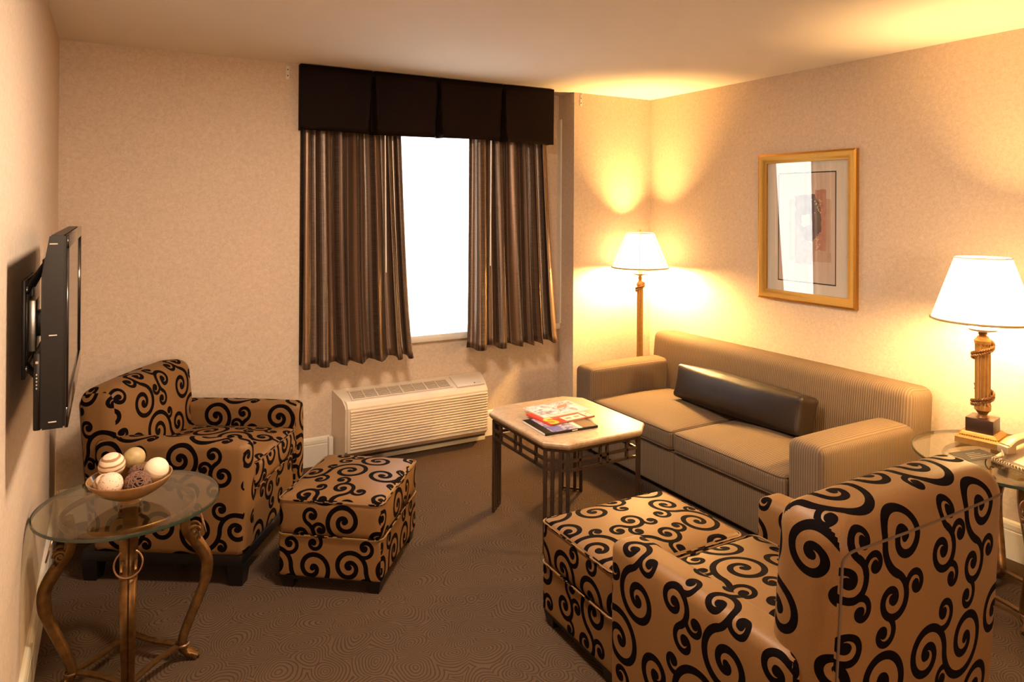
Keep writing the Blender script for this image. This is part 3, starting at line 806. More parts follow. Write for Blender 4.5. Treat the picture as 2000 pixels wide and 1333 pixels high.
# ---------------------------------------------------------------- coffee table
def coffee():
    cx, cy, zt = 2.04, 3.02, .525; hx, hy, ch = .302, .350, .085
    t = thing('coffee_table', 'square stone topped coffee table with bronze bar legs in the middle of the room', 'coffee table', (cx, cy, 0))
    def octo(i): a, b, c = hx - i, hy - i, ch - i * .4; return [(a, -b + c), (a, b - c), (a - c, b), (-a + c, b), (-a, b - c), (-a, -b + c), (-a + c, -b), (a - c, -b)]
    bm = NB(); layers = [(.014, zt - .034), (.010, zt - .030), (.003, zt - .022), (.0, zt - .014), (.0, zt - .006), (.004, zt - .001), (.008, zt)]
    rings = [[bm.verts.new((x, y, z)) for x, y in octo(i)] for i, z in layers]
    for a, b in zip(rings, rings[1:]):
        for k in range(8): bm.faces.new((a[k], a[(k + 1) % 8], b[(k + 1) % 8], b[k]))
    bm.faces.new(list(reversed(rings[0]))); bm.faces.new(rings[-1])
    link('stone_top', bm, M['stone'], t, ang=25)
    # bronze frame
    s = .006; o = octo(.022); zu = zt - .034
    bm = NB()
    def bar(p, q, w=s):
        p, q = Vector(p), Vector(q); d = (q - p); L = d.length; m = d.to_track_quat('Z', 'Y').to_matrix().to_4x4(); m.translation = p
        b2 = box((-w, -w, 0), (w, w, L)); b2.transform(m); me = bpy.data.meshes.new('x'); b2.to_mesh(me); b2.free(); bm.from_mesh(me); bpy.data.meshes.remove(me)
    for z in (zu - .008, zu - .056, zu - .098):
        for k in range(8):
            a, b = o[k], o[(k + 1) % 8]; bar((*a, z), (*b, z))
    for k in (0, 2, 4, 6):
        a, b = Vector((*o[k], 0)), Vector((*o[(k + 1) % 8], 0))
        for f in (.16, .45, .55, .84):
            p = a.lerp(b, f); bar((p.x, p.y, zu - .098), (p.x, p.y, zu - .008))
    link('apron_frame', bm, M['bronze'], t, smooth=False)
    for k in (1, 3, 5, 7):
        bm = NB(); a, b = Vector((*o[k], 0)), Vector((*o[(k + 1) % 8], 0)); d = (b - a).normalized()
        for f in (0.0, .32, .68, 1.0):
            p = a.lerp(b, f); n = Vector((-d.y, d.x, 0))
            q = [p + d * u * .0085 + n * v * .007 for u, v in ((-1, -1), (1, -1), (1, 1), (-1, 1))]
            add_prism(bm, [(w.x, w.y) for w in q], .0, zu - .004)
        bar((*a[:2], .012), (*b[:2], .012), .005)
        bmesh.ops.recalc_face_normals(bm, faces=bm.faces)
        link('leg', bm, M['bronze'], t, smooth=False)
coffee()
def flat_letters(txt, size, mat, parent, loc, rz, name='lettering', ext=.0004):
    c = bpy.data.curves.new(name, 'FONT'); c.body = txt; c.size = size; c.extrude = ext; c.align_x = 'LEFT'; c.offset = size * .035
    o = bpy.data.objects.new(name, c); COL.objects.link(o); o.parent = parent; o.location = loc; o.rotation_euler = (0, 0, rz); c.materials.append(mat)
    bpy.context.view_layer.update()
    me = bpy.data.meshes.new_from_object(o.evaluated_get(bpy.context.evaluated_depsgraph_get()))
    q = bpy.data.objects.new(name, me); COL.objects.link(q); q.parent = parent; q.location = loc; q.rotation_euler = (0, 0, rz)
    bpy.data.objects.remove(o); bpy.data.curves.remove(c)
    return q
# magazines (book under, red one, pale one on top)
zt = .525
def slab(poly, z0, z1): 
    bm = NB(); add_prism(bm, poly, z0, z1); bmesh.ops.recalc_face_normals(bm, faces=bm.faces); return bm
t = thing('picture_book', 'dark book with blue cover photos at the bottom of the magazine stack', 'book', (1.945, 2.925, zt), R(-3))
link('cover', slab([(-.148, -.118), (.148, -.118), (.148, .118), (-.148, .118)], 0, .012), M['black'], t, smooth=False)
link('page_block', slab([(-.150, -.112), (-.1475, -.112), (-.1475, .112), (-.150, .112)], .002, .010), M['paper'], t, smooth=False)
link('cover_photo', slab([(-.105, -.112), (.04, -.112), (.04, .112), (-.105, .112)], .012, .0124), M['printblue'], t, smooth=False)
link('cover_photo', slab([(-.10, -.108), (-.045, -.108), (-.03, -.05), (-.10, -.03)], .0124, .0127), M['bluepatch'], t, smooth=False)
link('cover_band', slab([(.04, -.114), (.062, -.114), (.062, .114), (.04, .114)], .012, .0125), M['pinkwhite'], t, smooth=False)
link('cover_panel', slab([(.062, -.112), (.142, -.112), (.142, .112), (.062, .112)], .012, .0124), M['browncover'], t, smooth=False)
link('spine_mark', slab([(.0, -.1186), (.03, -.1186), (.03, -.118), (.0, -.118)], .005, .009), M['pinkwhite'], t, smooth=False)
t = thing('magazine', 'red magazine with big yellow and white title letters, middle of the stack', 'magazine', (2.005, 3.01, zt + .0127), R(4), 'magazines on the coffee table')
link('cover', slab([(-.14, -.105), (.14, -.105), (.14, .105), (-.14, .105)], 0, .008), M['red'], t, smooth=False)
link('page_block', slab([(-.138, -.1056), (.138, -.1056), (.138, -.105), (-.138, -.105)], .001, .006), M['browncover'], t, smooth=False)
flat_letters('S', .125, M['yellow'], t, (-.132, -.1, .0082), 0)
link('title_letters', slab([(-.035, -.098), (.085, -.098), (.085, -.035), (-.035, -.035)], .008, .0084), M['pinkwhite'], t, smooth=False)
link('title_letters', slab([(.10, -.1), (.137, -.1), (.137, -.02), (.10, -.02)], .008, .0084), M['pinkwhite'], t, smooth=False)
for x in (-.018, .036): link('letter_counter', slab([(x, -.077), (x + .032, -.077), (x + .032, -.056), (x, -.056)], .0084, .0087), M['salmon'], t, smooth=False)
link('letter_counter', slab([(.113, -.065), (.125, -.065), (.125, -.05), (.113, -.05)], .0084, .0087), M['salmon'], t, smooth=False)
t = thing('magazine', 'pale grey magazine lying open faced on top of the stack', 'magazine', (2.035, 3.095, zt + .0214), R(2), 'magazines on the coffee table')
link('cover', slab([(-.145, -.100), (.145, -.100), (.145, .100), (-.145, .100)], 0, .006), M['pinkwhite'], t, smooth=False)
link('cover_photo', slab([(-.14, -.085), (.12, -.085), (.135, .096), (-.14, .096)], .006, .0064), M['printgrey'], t, smooth=False)
link('cover_patch', slab([(.0, -.01), (.08, .01), (.10, .05), (.03, .035)], .0064, .0067), M['salmon'], t, smooth=False)

# ---------------------------------------------------------------- glass side tables
def side_table(label, loc, rz, rad, zt, legr, mat, k=1., edge=.015):
    t = thing('side_table', label, 'side table', loc, rz, 'round glass side tables')
    prof = [(0, zt - edge), (rad - .010, zt - edge), (rad - .002, zt - edge + .002), (rad, zt - edge * .5), (rad - .003, zt - .001), (rad - .012, zt), (0, zt)]
    bm = NB(); seg = 96
    rings = [[bm.verts.new((r * math.cos(2 * PI * i / seg), r * math.sin(2 * PI * i / seg), z)) for i in range(seg)] for r, z in prof[1:-1]]
    for a, b in zip(rings, rings[1:]):
        for i in range(seg): bm.faces.new((a[i], a[(i + 1) % seg], b[(i + 1) % seg], b[i]))
    bm.faces.new(list(reversed(rings[0]))); bm.faces.new(rings[-1])
    gl = link('glass_top', bm, M['glass'], t, ang=30)
    bm = NB(); rings = [[bm.verts.new((r * math.cos(2 * PI * i / seg), r * math.sin(2 * PI * i / seg), z)) for i in range(seg)] for r, z in ((rad - .004, zt - .0152), (rad + .0006, zt - .0125), (rad + .0016, zt - .007), (rad + .0006, zt - .002))]
    for a, b in zip(rings, rings[1:]):
        for i in range(seg): bm.faces.new((a[i], a[(i + 1) % seg], b[(i + 1) % seg], b[i]))
    link('polished_edge', bm, M['glassrim'], gl)
    # ring that carries the glass
    rr = legr * 1.10
    link('support_ring', tube([(rr * math.cos(2 * PI * i / 64), rr * math.sin(2 * PI * i / 64), zt - edge - .012) for i in range(64)], .011, 8, closed=True, flat=.5), mat, t)
    H = zt - edge - .012
    pr = [(.185, H), (.172, .89 * H), (.180, .80 * H), (.212, .72 * H), (.245, .60 * H), (.238, .46 * H), (.205, .31 * H), (.172, .16 * H), (.166, .09 * H), (.185, .045 * H), (.212, .02 * H)]
    pr = spline([(r * k, z) for r, z in pr], 44)
    for i in range(4):
        a = PI / 2 * i; d = Vector((math.cos(a), math.sin(a), 0)); q = Vector((-d.y, d.x, 0))
        n = len(pr); bm = NB(); rings = []
        for j, (r, z) in enumerate(pr):
            f = j / (n - 1); w = .028 * (1 - .45 * f) * k if f < .86 else (.013 + .012 * (f - .86) / .14) * k
            th = .0205 * (1 - .3 * f) * (1.25 if .28 < f < .5 else 1.) * k
            p0 = pr[max(0, j - 1)]; p1 = pr[min(n - 1, j + 1)]; T = Vector((p1[0] - p0[0], p1[1] - p0[1])).normalized(); N = Vector((T.y, -T.x))
            sec = [(1, -.4), (1, .45), (.62, .8), (.12, .86), (0, .66), (-.12, .86), (-.62, .8), (-1, .45), (-1, -.4), (-.6, -.9), (.6, -.9)]
            ring = []
            for u, v in sec:
                rr_ = r - N.x * v * th; zz = max(.001, z - N.y * v * th); ring.append(bm.verts.new(d * rr_ + q * (u * w) + Vector((0, 0, zz))))
            rings.append(ring)
        m = len(rings[0])
        for A, B in zip(rings, rings[1:]):
            for c in range(m): bm.faces.new((A[c], A[(c + 1) % m], B[(c + 1) % m], B[c]))
        bm.faces.new(rings[0]); bm.faces.new(list(reversed(rings[-1]))); bmesh.ops.recalc_face_normals(bm, faces=bm.faces)
        lg = link('leg', bm, mat, t, ang=50)
        # scrolled knee, collar and foot curl
        bm = NB()
        cp = d * (.196 * k) + Vector((0, 0, .80 * H))
        for s in (-1, 1):
            pts = []
            for c in range(30):
                an = c / 29 * 3.6 * PI; rr_ = .020 * (1 - c / 34); pts.append(cp + q * s * .020 * k + d * (rr_ * math.cos(an) + .004) + Vector((0, 0, rr_ * math.sin(an))))
            add_tube(bm, pts, [.0055] * 30, 6)
        add_tube(bm, [cp + q * u * .026 * k + d * .022 + Vector((0, 0, -.024)) for u in (-1, -.4, .4, 1)], .006, 6)
        link('scroll_knee', bm, mat, lg)
        cp = d * (.168 * k) + Vector((0, 0, .10 * H))
        link('collar', tube([cp + (d * math.cos(x) + q * math.sin(x)) * .019 for x in [2 * PI * c / 16 for c in range(16)]], .0045, 6, closed=True), M['ringmetal'], lg)
        bm = NB()
        for s in (-.9, -.3, .3, .9): add_tube(bm, [d * (.172 * k) + q * s * .006 + Vector((0, 0, .085 * H)), d * (.186 * k) + q * s * .010 + Vector((0, 0, .06 * H)), d * (.207 * k) + q * s * .013 + Vector((0, 0, .032 * H)), d * (.222 * k) + q * s * .012 + Vector((0, 0, .016 * H))], [.005, .0065, .008, .006], 8)
        link('claw_foot', bm, mat, lg)
        # hanging ring
        cp = d * (.230 * k) + Vector((0, 0, .845 * H)); rr_ = .040
        pts = [cp + q * rr_ * math.sin(x) + Vector((0, 0, -rr_ * math.cos(x) - .0)) + d * .010 * (math.cos(x)) for x in [-2.6 + 5.2 * c / 40 for c in range(41)]]
        link('hanging_ring', tube(pts, .0028, 6), M['ringmetal'], lg)
        # concave stretcher to the next leg
        a2 = a + PI / 2; e = Vector((math.cos(a2), math.sin(a2), 0))
        pts = spline([tuple(d * .160 * k), tuple((d + e) * .072 * k), tuple(e * .160 * k)], 20)
        bm = NB(); rings = []
        for j, p in enumerate(pts):
            p = Vector(p); T = (Vector(pts[min(20, j + 1)]) - Vector(pts[max(0, j - 1)])).normalized(); N = Vector((-T.y, T.x, 0))
            rings.append([bm.verts.new(p + N * u + Vector((0, 0, .10 * H + v))) for u, v in ((-.011, -.004), (.011, -.004), (.011, .004), (-.011, .004))])
        for A, B in zip(rings, rings[1:]):
            for c in range(4): bm.faces.new((A[c], A[(c + 1) % 4], B[(c + 1) % 4], B[c]))
        bmesh.ops.recalc_face_normals(bm, faces=bm.faces)
        link('stretcher', bm, mat, t, smooth=False)
    return t
side_table('round glass side table with antique gold cabriole legs holding the bowl', (.062, 2.748, 0), R(-2), .284, .597, .185, M['gold'])
side_table('round glass side table beside the sofa holding lamp and telephone', (3.20, 1.485, 0), R(38), .358, .60, .22, M['gold'], k=1.15)

# bowl and decorative balls
BX, BY, BZ = .062, 2.735, .597
prof = spline([(.034, 0), (.036, .004), (.030, .012), (.050, .022), (.088, .045), (.117, .072), (.131, .100)], 26) + [(.1305, .1025), (.1275, .1025)] + spline([(.1265, .100), (.114, .074), (.084, .049), (.048, .028), (.001, .020)], 20)
prof = [(r, z * .86) for r, z in prof]
tag(link('bowl', lathe(prof, 64), M['bowl'], loc=(BX, BY, BZ)), 'amber footed bowl of decorative balls on the left glass side table', 'bowl')
def sphere(r, u=32, v=20, f=None):
    bm = NB(); bmesh.ops.create_uvsphere(bm, u_segments=u, v_segments=v, radius=r)
    if f:
        for w in bm.verts: w.co *= f(w.co.normalized())
    return bm
def ball(name, label, mat, r, loc, rot=(0, 0, 0), f=None):
    o = link(name, sphere(r, 48, 32, f), mat, loc=loc, rot=rot, ang=80)
    return tag(o, label, 'decorative ball', 'decorative balls in the bowl')
def twine(label, r, loc, seed):
    rnd = random.Random(seed); t = thing('twine_ball', label, 'decorative ball', loc, 0, 'decorative balls in the bowl')
    link('core', sphere(r * .86, 24, 16), M['twinecore'], t)
    bm = NB()
    for k in range(46):
        ax = Vector((rnd.gauss(0, 1), rnd.gauss(0, 1), rnd.gauss(0, 1))).normalized(); o1 = ax.orthogonal().normalized(); o2 = ax.cross(o1)
        off = rnd.uniform(-.55, .55); rr = r * math.sqrt(1 - off * off) * rnd.uniform(.93, 1.0)
        add_tube(bm, [ax * off * r + (o1 * math.cos(2 * PI * c / 28) + o2 * math.sin(2 * PI * c / 28)) * rr * (1 + .03 * math.sin(3 * c)) for c in range(28)], rnd.uniform(.0014, .0022), 5, closed=True)
    link('windings', bm, M['twine'], t)
def bl(dx, dy, dz): return (BX + dx, BY + dy, BZ + dz * .93 - .005)
ball('striped_ball', 'large cream ball with brown stripes at the left of the bowl', M['striped'], .042, bl(-.0546, .0535, .130), (R(14), R(-6), 0))
ball('striped_ball', 'lower cream striped ball by the left rim of the bowl', M['striped'], .0333, bl(-.0768, -.0003, .0845), (R(30), R(10), 0))
ball('speckled_ball', 'cream speckled ball next to the front twine ball', M['speckled'], .0375, bl(-.0582, -.066, .1045))
twine('dark brown twine ball at the front of the bowl', .042, bl(.0202, -.0592, .0862), 5)
ball('cream_ball', 'smooth cream ribbed ball at the right of the bowl', M['creamball'], .040, bl(.079, -.0042, .1082), (R(20), R(25), 0), lambda n: 1 + .012 * math.sin(n.z * 42))
ball('olive_ball', 'olive tan ball at the back of the bowl', M['oliveball'], .036, bl(.0141, .091, .132), (R(10), 0, R(20)))
twine('brown twine ball half hidden between the olive and cream balls', .034, bl(.0257, .0422, .084), 9)

# ---------------------------------------------------------------- lamps
def leafwrap(r, z0, turns, rise, n=26):
    bm = NB()
    for c in range(n):
        a = 2 * PI * turns * c / n; z = z0 + rise * c / n
        p = Vector((r * math.cos(a), r * math.sin(a), z)); tg = Vector((-math.sin(a), math.cos(a), rise / (2 * PI * turns * r))).normalized(); o = Vector((math.cos(a), math.sin(a), 0))
        for s in (-1, 1):
            tip = p + tg * .017 + Vector((0, 0, s * .013)) + o * .006
            add_tube(bm, [p, p.lerp(tip, .5) + o * .003, tip], [.003, .0062, .0015], 6)
    add_tube(bm, [(r * math.cos(2 * PI * turns * c / 60), r * math.sin(2 * PI * turns * c / 60), z0 + rise * c / 60) for c in range(61)], .003, 6)
    return bm
def shade_bm(r0, r1, z0, z1, seg=64, th=.0015):
    return lathe([(r0, z0), (r0 + (r1 - r0) * .5, (z0 + z1) / 2), (r1, z1), (r1 - th, z1), (r0 + (r1 - r0) * .5 - th, (z0 + z1) / 2), (r0 - th, z0), (r0, z0)], seg, cap=False)
def ringt(r, z, rad, seg=64): return tube([(r * math.cos(2 * PI * c / seg), r * math.sin(2 * PI * c / seg), z) for c in range(seg)], rad, 6, closed=True)
def point(name, loc, power, col, rad):
    l = bpy.data.lights.new(name, 'POINT'); l.energy = power; l.color = col; l.shadow_soft_size = rad
    o = bpy.data.objects.new(name, l); COL.objects.link(o); o.location = loc; return o

FL = (3.343, 3.985)
t = thing('floor_lamp', 'lit brass column floor lamp behind the sofa in the corner', 'floor lamp', (*FL, 0))
link('base', lathe([(.10, 0), (.10, .012), (.085, .022), (.05, .032), (.03, .045), (.024, .06)], 40), M['brass'], t)
link('column', lathe([(.0235, .06)] + [(.0225, .08 + .96 * k / 12) for k in range(13)] + [(.0225, 1.045)], 80, flute=(10, .005, .07, 1.041)), M['brass'], t)
link('leaf_wrap', leafwrap(.0235, .985, 1.1, .075), M['brassdark'], t)
link('neck', lathe([(.026, 1.04), (.027, 1.055), (.016, 1.07), (.012, 1.085), (.016, 1.095), (.010, 1.115)], 24), M['brassdark'], t)
link('reflector', lathe([(.012, 1.112), (.045, 1.122), (.055, 1.132), (.055, 1.134), (.012, 1.118)], 40), M['opal'], t)
link('socket', lathe([(.010, 1.11), (.016, 1.14), (.016, 1.20), (.008, 1.21)], 16), M['brass'], t)
sh = link('lamp_shade', shade_bm(.203, .100, 1.172, 1.425), M['shade'], t)
link('shade_trim', ringt(.204, 1.174, .006), M['shadetrim'], sh); link('shade_trim', ringt(.100, 1.424, .003), M['shadetrim'], sh)
for k in range(6):
    a = R(-83 + 60 * k + 12)
    link('shade_seam', tube([(.2045 * math.cos(a), .2045 * math.sin(a), 1.174), (.1015 * math.cos(a), .1015 * math.sin(a), 1.425)], .0022, 6), M['shadetrim'], sh)
bm = NB()
for k in range(3):
    a = 2 * PI * k / 3; add_tube(bm, [(0, 0, 1.425), (.1 * math.cos(a), .1 * math.sin(a), 1.422)], .0015, 6)
add_tube(bm, [(.016, 0, 1.16), (.05, 0, 1.24), (.045, 0, 1.36), (0, 0, 1.425), (-.045, 0, 1.36), (-.05, 0, 1.24), (-.016, 0, 1.16)], .0015, 6)
link('harp', bm, M['brass'], t)
link('finial', lathe([(.004, 1.425), (.007, 1.435), (.004, 1.445), (.0, 1.452)], 12), M['brass'], t)

TL = (3.292, 1.645, .60)
t = thing('table_lamp', 'lit brass column table lamp on the right glass side table', 'table lamp', TL, R(12))
bm = NB()
for a, b, z0, z1 in ((.083, .083, 0, .024), (.083, .062, .024, .046), (.062, .06, .046, .05)):
    p = [bm.verts.new((i * a, j * a, z0)) for i, j in ((-1, -1), (1, -1), (1, 1), (-1, 1))]; q = [bm.verts.new((i * b, j * b, z1)) for i, j in ((-1, -1), (1, -1), (1, 1), (-1, 1))]
    bm.faces.new(list(reversed(p))); bm.faces.new(q)
    for k in range(4): bm.faces.new((p[k], p[(k + 1) % 4], q[(k + 1) % 4], q[k]))
bs = link('plinth', bm, M['brass'], t, smooth=False)
bm = NB()
for k in range(4):
    for j in range(16):
        v = Vector((-.066 + .132 * j / 15, -.0725, .036)); v.rotate(Matrix.Rotation(PI / 2 * k, 3, 'Z'))
        s2 = NB(); bmesh.ops.create_uvsphere(s2, u_segments=8, v_segments=6, radius=.0042); move(s2, *v); me = bpy.data.meshes.new('x'); s2.to_mesh(me); s2.free(); bm.from_mesh(me); bpy.data.meshes.remove(me)
link('bead_border', bm, M['goldframe'], bs)
link('block', box((-.052, -.052, .05), (.052, .052, .108), .002), M['lampblock'], t)
link('foot', lathe([(.026, .108), (.024, .114), (.017, .12), (.022, .13), (.031, .14)], 32), M['brassdark'], t)
link('column', lathe([(.031, .14), (.032, .16)] + [(.0305, .165 + .255 * k / 8) for k in range(9)] + [(.031, .425), (.033, .44), (.024, .45)], 96, flute=(12, .006, .162, .423)), M['brass'], t)
link('leaf_wrap', leafwrap(.0335, .345, 1.0, .09, 30), M['brassdark'], t)
link('leaf_wrap', leafwrap(.034, .145, 1.15, .085, 34), M['brassdark'], t)
link('neck', lathe([(.024, .448), (.022, .456), (.014, .462), (.018, .472), (.012, .48)], 24), M['brassdark'], t)
link('reflector', lathe([(.012, .475), (.05, .483), (.060, .492), (.060, .494), (.012, .482)], 40), M['opal'], t)
link('socket', lathe([(.012, .48), (.02, .495), (.02, .55), (.008, .56)], 16), M['opal'], t)
sh = link('lamp_shade', shade_bm(.196, .106, .528, .80), M['shadewhite'], t)
link('shade_trim', ringt(.1965, .53, .005), M['shadetrim'], sh); link('shade_trim', ringt(.1065, .799, .003), M['opal'], sh)
bm = NB()
for k in range(3):
    a = 2 * PI * k / 3; add_tube(bm, [(0, 0, .796), (.105 * math.cos(a), .105 * math.sin(a), .796)], .0015, 6)
link('harp', bm, M['brass'], t)

# telephone, card, cords on the right side table
PH = (3.165, 1.385, .60)
t = thing('telephone', 'ivory desk telephone with coiled cord on the right glass side table', 'telephone', PH, R(-14))
prof = [(-.105, 0), (.10, 0), (.10, .055), (.085, .062), (-.06, .034), (-.105, .018)]
bm = NB(); A = [bm.verts.new((x, -.10, z)) for x, z in prof]; B = [bm.verts.new((x, .10, z)) for x, z in prof]; n = len(prof)
for i in range(n): bm.faces.new((A[i], A[(i + 1) % n], B[(i + 1) % n], B[i]))
bm.faces.new(A); bm.faces.new(B); bmesh.ops.recalc_face_normals(bm, faces=bm.faces); bmesh.ops.bevel(bm, geom=list(bm.edges), offset=.008, segments=3, affect='EDGES')
link('body', bm, M['phone'], t)
pts = spline([(-.085, .062, .060), (-.05, .062, .082), (0, .062, .093), (.05, .062, .092), (.10, .062, .078)], 20)
bm = NB(); rings = []
for j, p in enumerate(pts):
    f = abs(j / 20 - .5) * 2; w, h = .021 + .004 * f, .011 + .004 * f
    rings.append([bm.verts.new((p[0], p[1] + u * w, p[2] + v * h)) for u, v in ((-1, -.8), (-.8, -1), (.8, -1), (1, -.8), (1, .6), (.7, 1), (-.7, 1), (-1, .6))])
for A, B in zip(rings, rings[1:]):
    for c in range(8): bm.faces.new((A[c], A[(c + 1) % 8], B[(c + 1) % 8], B[c]))
bm.faces.new(rings[0]); bm.faces.new(rings[-1]); bmesh.ops.recalc_face_normals(bm, faces=bm.faces)
for x in (-.075, .09): add_box(bm, (x - .024, .038, .040), (x + .024, .086, .070), .006)
hs = link('handset', bm, M['phone'], t)
bm = NB()
for i in range(4):
    for j in range(3): add_box(bm, (-.03 + i * .024, -.06 + j * .028, .030 + i * .0052), (-.014 + i * .024, -.042 + j * .028, .050 + i * .0052), .002)
link('keypad', bm, M['phonekey'], t)
pts = []
for c in range(420):
    f = c / 419; a = f * 2 * PI * 34
    cp = Vector(spline([(-.092, .055, .045), (-.118, .03, .02), (-.120, .07, .009), (-.118, .02, .009), (-.118, -.10, .009)], 4)[0]) if False else None
    path = [(-.098, .062, .052), (-.112, .045, .035), (-.121, .085, .0095), (-.121, .0, .0095), (-.121, -.115, .0095)]
    m = f * 4; k = min(int(m), 3); g = m - k; p = Vector(path[k]).lerp(Vector(path[k + 1]), g)
    rr = .0075 if f > .45 else .003
    pts.append(p + Vector((math.cos(a) * rr, 0, math.sin(a) * rr)))
link('coiled_cord', tube(pts, .0021, 5), M['phone'], t)
t = thing('info_card', 'dark grey printed card lying on the right glass side table', 'card', (3.085, 1.572, .6005), R(-12))
link('sheet', box((-.085, -.048, 0), (.085, .048, .0012)), M['card'], t)
bm = NB()
for k in range(4): add_box(bm, (-.055 + .01 * k, -.03 + k * .016, .0012), (.06 - .012 * k, -.026 + k * .016, .0015))
link('printed_lines', bm, M['cardtext'], t)
pts = spline([(3.30, 1.72, .603), (3.42, 1.74, .60), (3.52, 1.66, .59), (3.57, 1.60, .42), (3.575, 1.56, .30), (3.585, 1.53, .33), (3.598, 1.50, .32)], 30)
t = thing('lamp_cord', 'thin lamp cord hanging behind the right side table', 'cord', (3.57, 1.6, .3))
link('wire', tube([(p[0] - 3.57, p[1] - 1.6, p[2] - .3) for p in pts], .0025, 6), M['cord'], t)

# ---------------------------------------------------------------- picture
def picture():
    t = thing('framed_picture', 'gold framed abstract print under glass on the right wall', 'picture', (XR, 2.788, 1.495))
    # x local is into the room (negative); y along wall
    hy, hz = .340, .452; fw = .058
    prof = [(0, 0), (-.026, 0), (-.032, .012), (-.030, .028), (-.022, .044), (-.018, fw), (-.010, fw), (0, fw)]
    bm = NB(); rings = []
    for sy, sz in ((-1, -1), (1, -1), (1, 1), (-1, 1)):
        rings.append([bm.verts.new((x, sy * (hy - d), sz * (hz - d))) for x, d in prof])
    n = len(prof)
    for k in range(4):
        A, B = rings[k], rings[(k + 1) % 4]
        for i in range(n): bm.faces.new((A[i], A[(i + 1) % n], B[(i + 1) % n], B[i]))
    bmesh.ops.recalc_face_normals(bm, faces=bm.faces)
    link('frame', bm, M['goldframe'], t, ang=30)
    iy, iz = hy - fw, hz - fw
    def sheet(name, poly, x0, x1, mat, par=t):
        bm = NB(); a = [bm.verts.new((x0, y, z)) for y, z in poly]; b = [bm.verts.new((x1, y, z)) for y, z in poly]; m = len(poly)
        bm.faces.new(a); bm.faces.new(b)
        for i in range(m): bm.faces.new((a[i], a[(i + 1) % m], b[(i + 1) % m], b[i]))
        bmesh.ops.recalc_face_normals(bm, faces=bm.faces); return link(name, bm, mat, par, smooth=False)
    rect = lambda y0, y1, z0, z1: [(y0, z0), (y1, z0), (y1, z1), (y0, z1)]
    mt = sheet('mat_board', rect(-iy, iy, -iz, iz), -.002, -.005, M['mat'])
    # picture right-hand side (seen) = lower y.  window in the mat
    wy, wz = .196, .325
    for nm, p in (('mat_line', rect(-wy, wy, wz, wz + .007)), ('mat_line', rect(-wy, wy, -wz - .007, -wz)), ('mat_line', rect(-wy - .006, -wy, -wz - .007, wz + .007)), ('mat_line', rect(wy, wy + .006, -wz - .007, wz + .007))):
        sheet(nm, p, -.005, -.0058, M['matblack'], mt)
    art = sheet('art_print', rect(-wy, wy, -wz, wz), -.005, -.0055, M['art_pink'], t)
    rnd = random.Random(3)
    def rough(pts, amp):
        out = []
        for i, p in enumerate(pts):
            q = pts[(i + 1) % len(pts)]
            for k in range(6):
                f = k / 6; out.append((p[0] + (q[0] - p[0]) * f + rnd.uniform(-amp, amp), p[1] + (q[1] - p[1]) * f + rnd.uniform(-amp, amp)))
        return out
    sheet('art_patch', rough(rect(-.17, .12, -.20, .17), .002), -.0055, -.0057, M['art_tan'], art)
    sheet('art_patch', rough(rect(-.135, -.06, -.135, .225), .003), -.0057, -.0059, M['art_rose'], art)
    sheet('art_patch', rough([(.075, .19), (-.06, .20), (-.10, .12), (-.105, -.02), (-.045, -.08), (.015, -.075), (.075, .03)], .004), -.0059, -.0061, M['art_grey'], art)
    sheet('art_patch', rough([(.075, .03), (.01, -.07), (-.045, -.09), (-.04, -.22), (.075, -.22)], .004), -.0061, -.0063, M['art_rose'], art)
    sheet('art_patch', rough([(.030, .075), (-.027, .08), (-.029, .02), (.015, 0), (.030, .015)], .002), -.0063, -.0065, M['art_cream'], art)
    bm = NB()
    for k in range(46):
        y = -.085 + rnd.gauss(0, .014); z = rnd.choice((.12, .13, -.10, -.11, -.06)) + rnd.gauss(0, .022); s2 = NB(); r = rnd.uniform(.0015, .004)
        add_box(bm, (-.0067, y - r, z - r), (-.0059, y + r, z + r))
    link('art_dots', bm, M['art_cream'], art, smooth=False)
    sheet('glass', rect(-iy, iy, -iz, iz), -.0095, -.0115, M['artglass'])
picture()

# ---------------------------------------------------------------- light
WARM = (1.0, .57, .19)
lf = point('floor_lamp_bulb', (FL[0], FL[1], 1.215), 172, WARM, .07)
lt = point('table_lamp_bulb', (TL[0], TL[1], TL[2] + .572), 86, (1.0, .60, .22), .07)
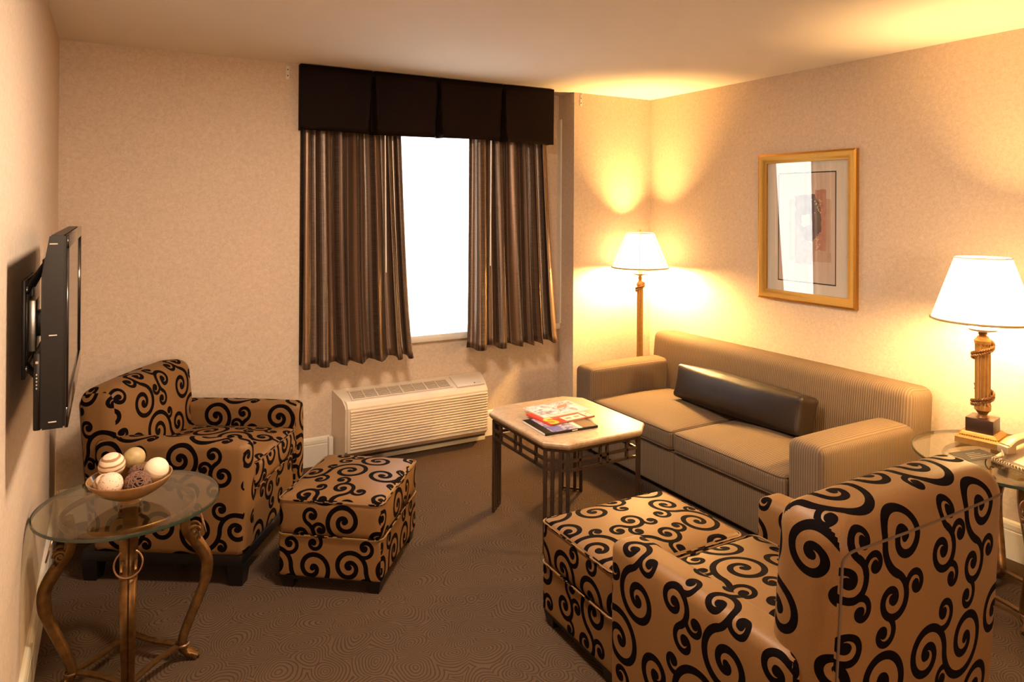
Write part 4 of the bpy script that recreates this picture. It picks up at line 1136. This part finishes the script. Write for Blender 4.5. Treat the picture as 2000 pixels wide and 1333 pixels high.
# added ceiling fixture with area light, unseen above the frame, for general fill
CL = (1.0, 2.0)
t = thing('fill_fixture', 'added round opal ceiling fixture for fill light, out of view', 'added fill light', (*CL, ZC))
link('rim', lathe([(.20, 0), (.22, -.002), (.22, -.03), (.205, -.034), (.20, -.03)], 48), M['brass'], t)
link('diffuser', lathe([(0, -.012), (.20, -.012)], 48, cap=False), M['opal'], t)
la = bpy.data.lights.new('ceiling_fill', 'AREA'); la.shape = 'DISK'; la.size = .38; la.energy = 48; la.color = (1.0, .77, .57)
lo = bpy.data.objects.new('ceiling_fill', la); COL.objects.link(lo); lo.location = (*CL, ZC - .036)
# bare point light added behind the camera for general fill
point('rear_fill', (.15, -2.2, 1.6), 92, (1.0, .74, .52), .15)

w = bpy.data.worlds.new('sky'); SC.world = w; w.use_nodes = True
bg = w.node_tree.nodes['Background']; bg.inputs[0].default_value = (1.0, .97, .94, 1); bg.inputs[1].default_value = 5.
pl = bpy.data.lights.new('window_portal', 'AREA'); pl.shape = 'RECTANGLE'; pl.size = WX1 - WX0; pl.size_y = WZ1 - WZ0
pl.cycles.is_portal = True
po = bpy.data.objects.new('window_portal', pl); COL.objects.link(po); po.location = ((WX0 + WX1) / 2, YR + .12, (WZ0 + WZ1) / 2); po.rotation_euler = (R(-90), 0, 0)

# ---------------------------------------------------------------- camera
f, cyp, yaw, pit, rol, h = 1374.3, 397.38, R(29.649), R(.2792), R(.2934), 1.6102
fw = Vector((math.sin(yaw) * math.cos(pit), math.cos(yaw) * math.cos(pit), math.sin(pit)))
rt = Vector((math.cos(yaw), -math.sin(yaw), 0)); up = rt.cross(fw)
r2 = rt * math.cos(rol) + up * math.sin(rol); u2 = up * math.cos(rol) - rt * math.sin(rol)
cam = bpy.data.cameras.new('camera'); co = bpy.data.objects.new('camera', cam); COL.objects.link(co)
co.matrix_world = Matrix(((r2.x, u2.x, -fw.x, 0), (r2.y, u2.y, -fw.y, 0), (r2.z, u2.z, -fw.z, h), (0, 0, 0, 1)))
cam.sensor_width = 36; cam.lens = f / 2000 * 36; cam.shift_y = -(666.5 - cyp) / 2000; cam.clip_start = .05
SC.camera = co
SC.view_settings.view_transform = 'Standard'; SC.view_settings.look = 'None'; SC.view_settings.exposure = .75; SC.view_settings.gamma = 1.; SC.view_settings.use_curve_mapping = False
cy = SC.cycles
cy.use_denoising = True; cy.max_bounces = 10; cy.diffuse_bounces = 5; cy.glossy_bounces = 4; cy.transmission_bounces = 6; cy.transparent_max_bounces = 12
cy.sample_clamp_indirect = 6.; cy.caustics_reflective = False; cy.caustics_refractive = False; cy.blur_glossy = .5
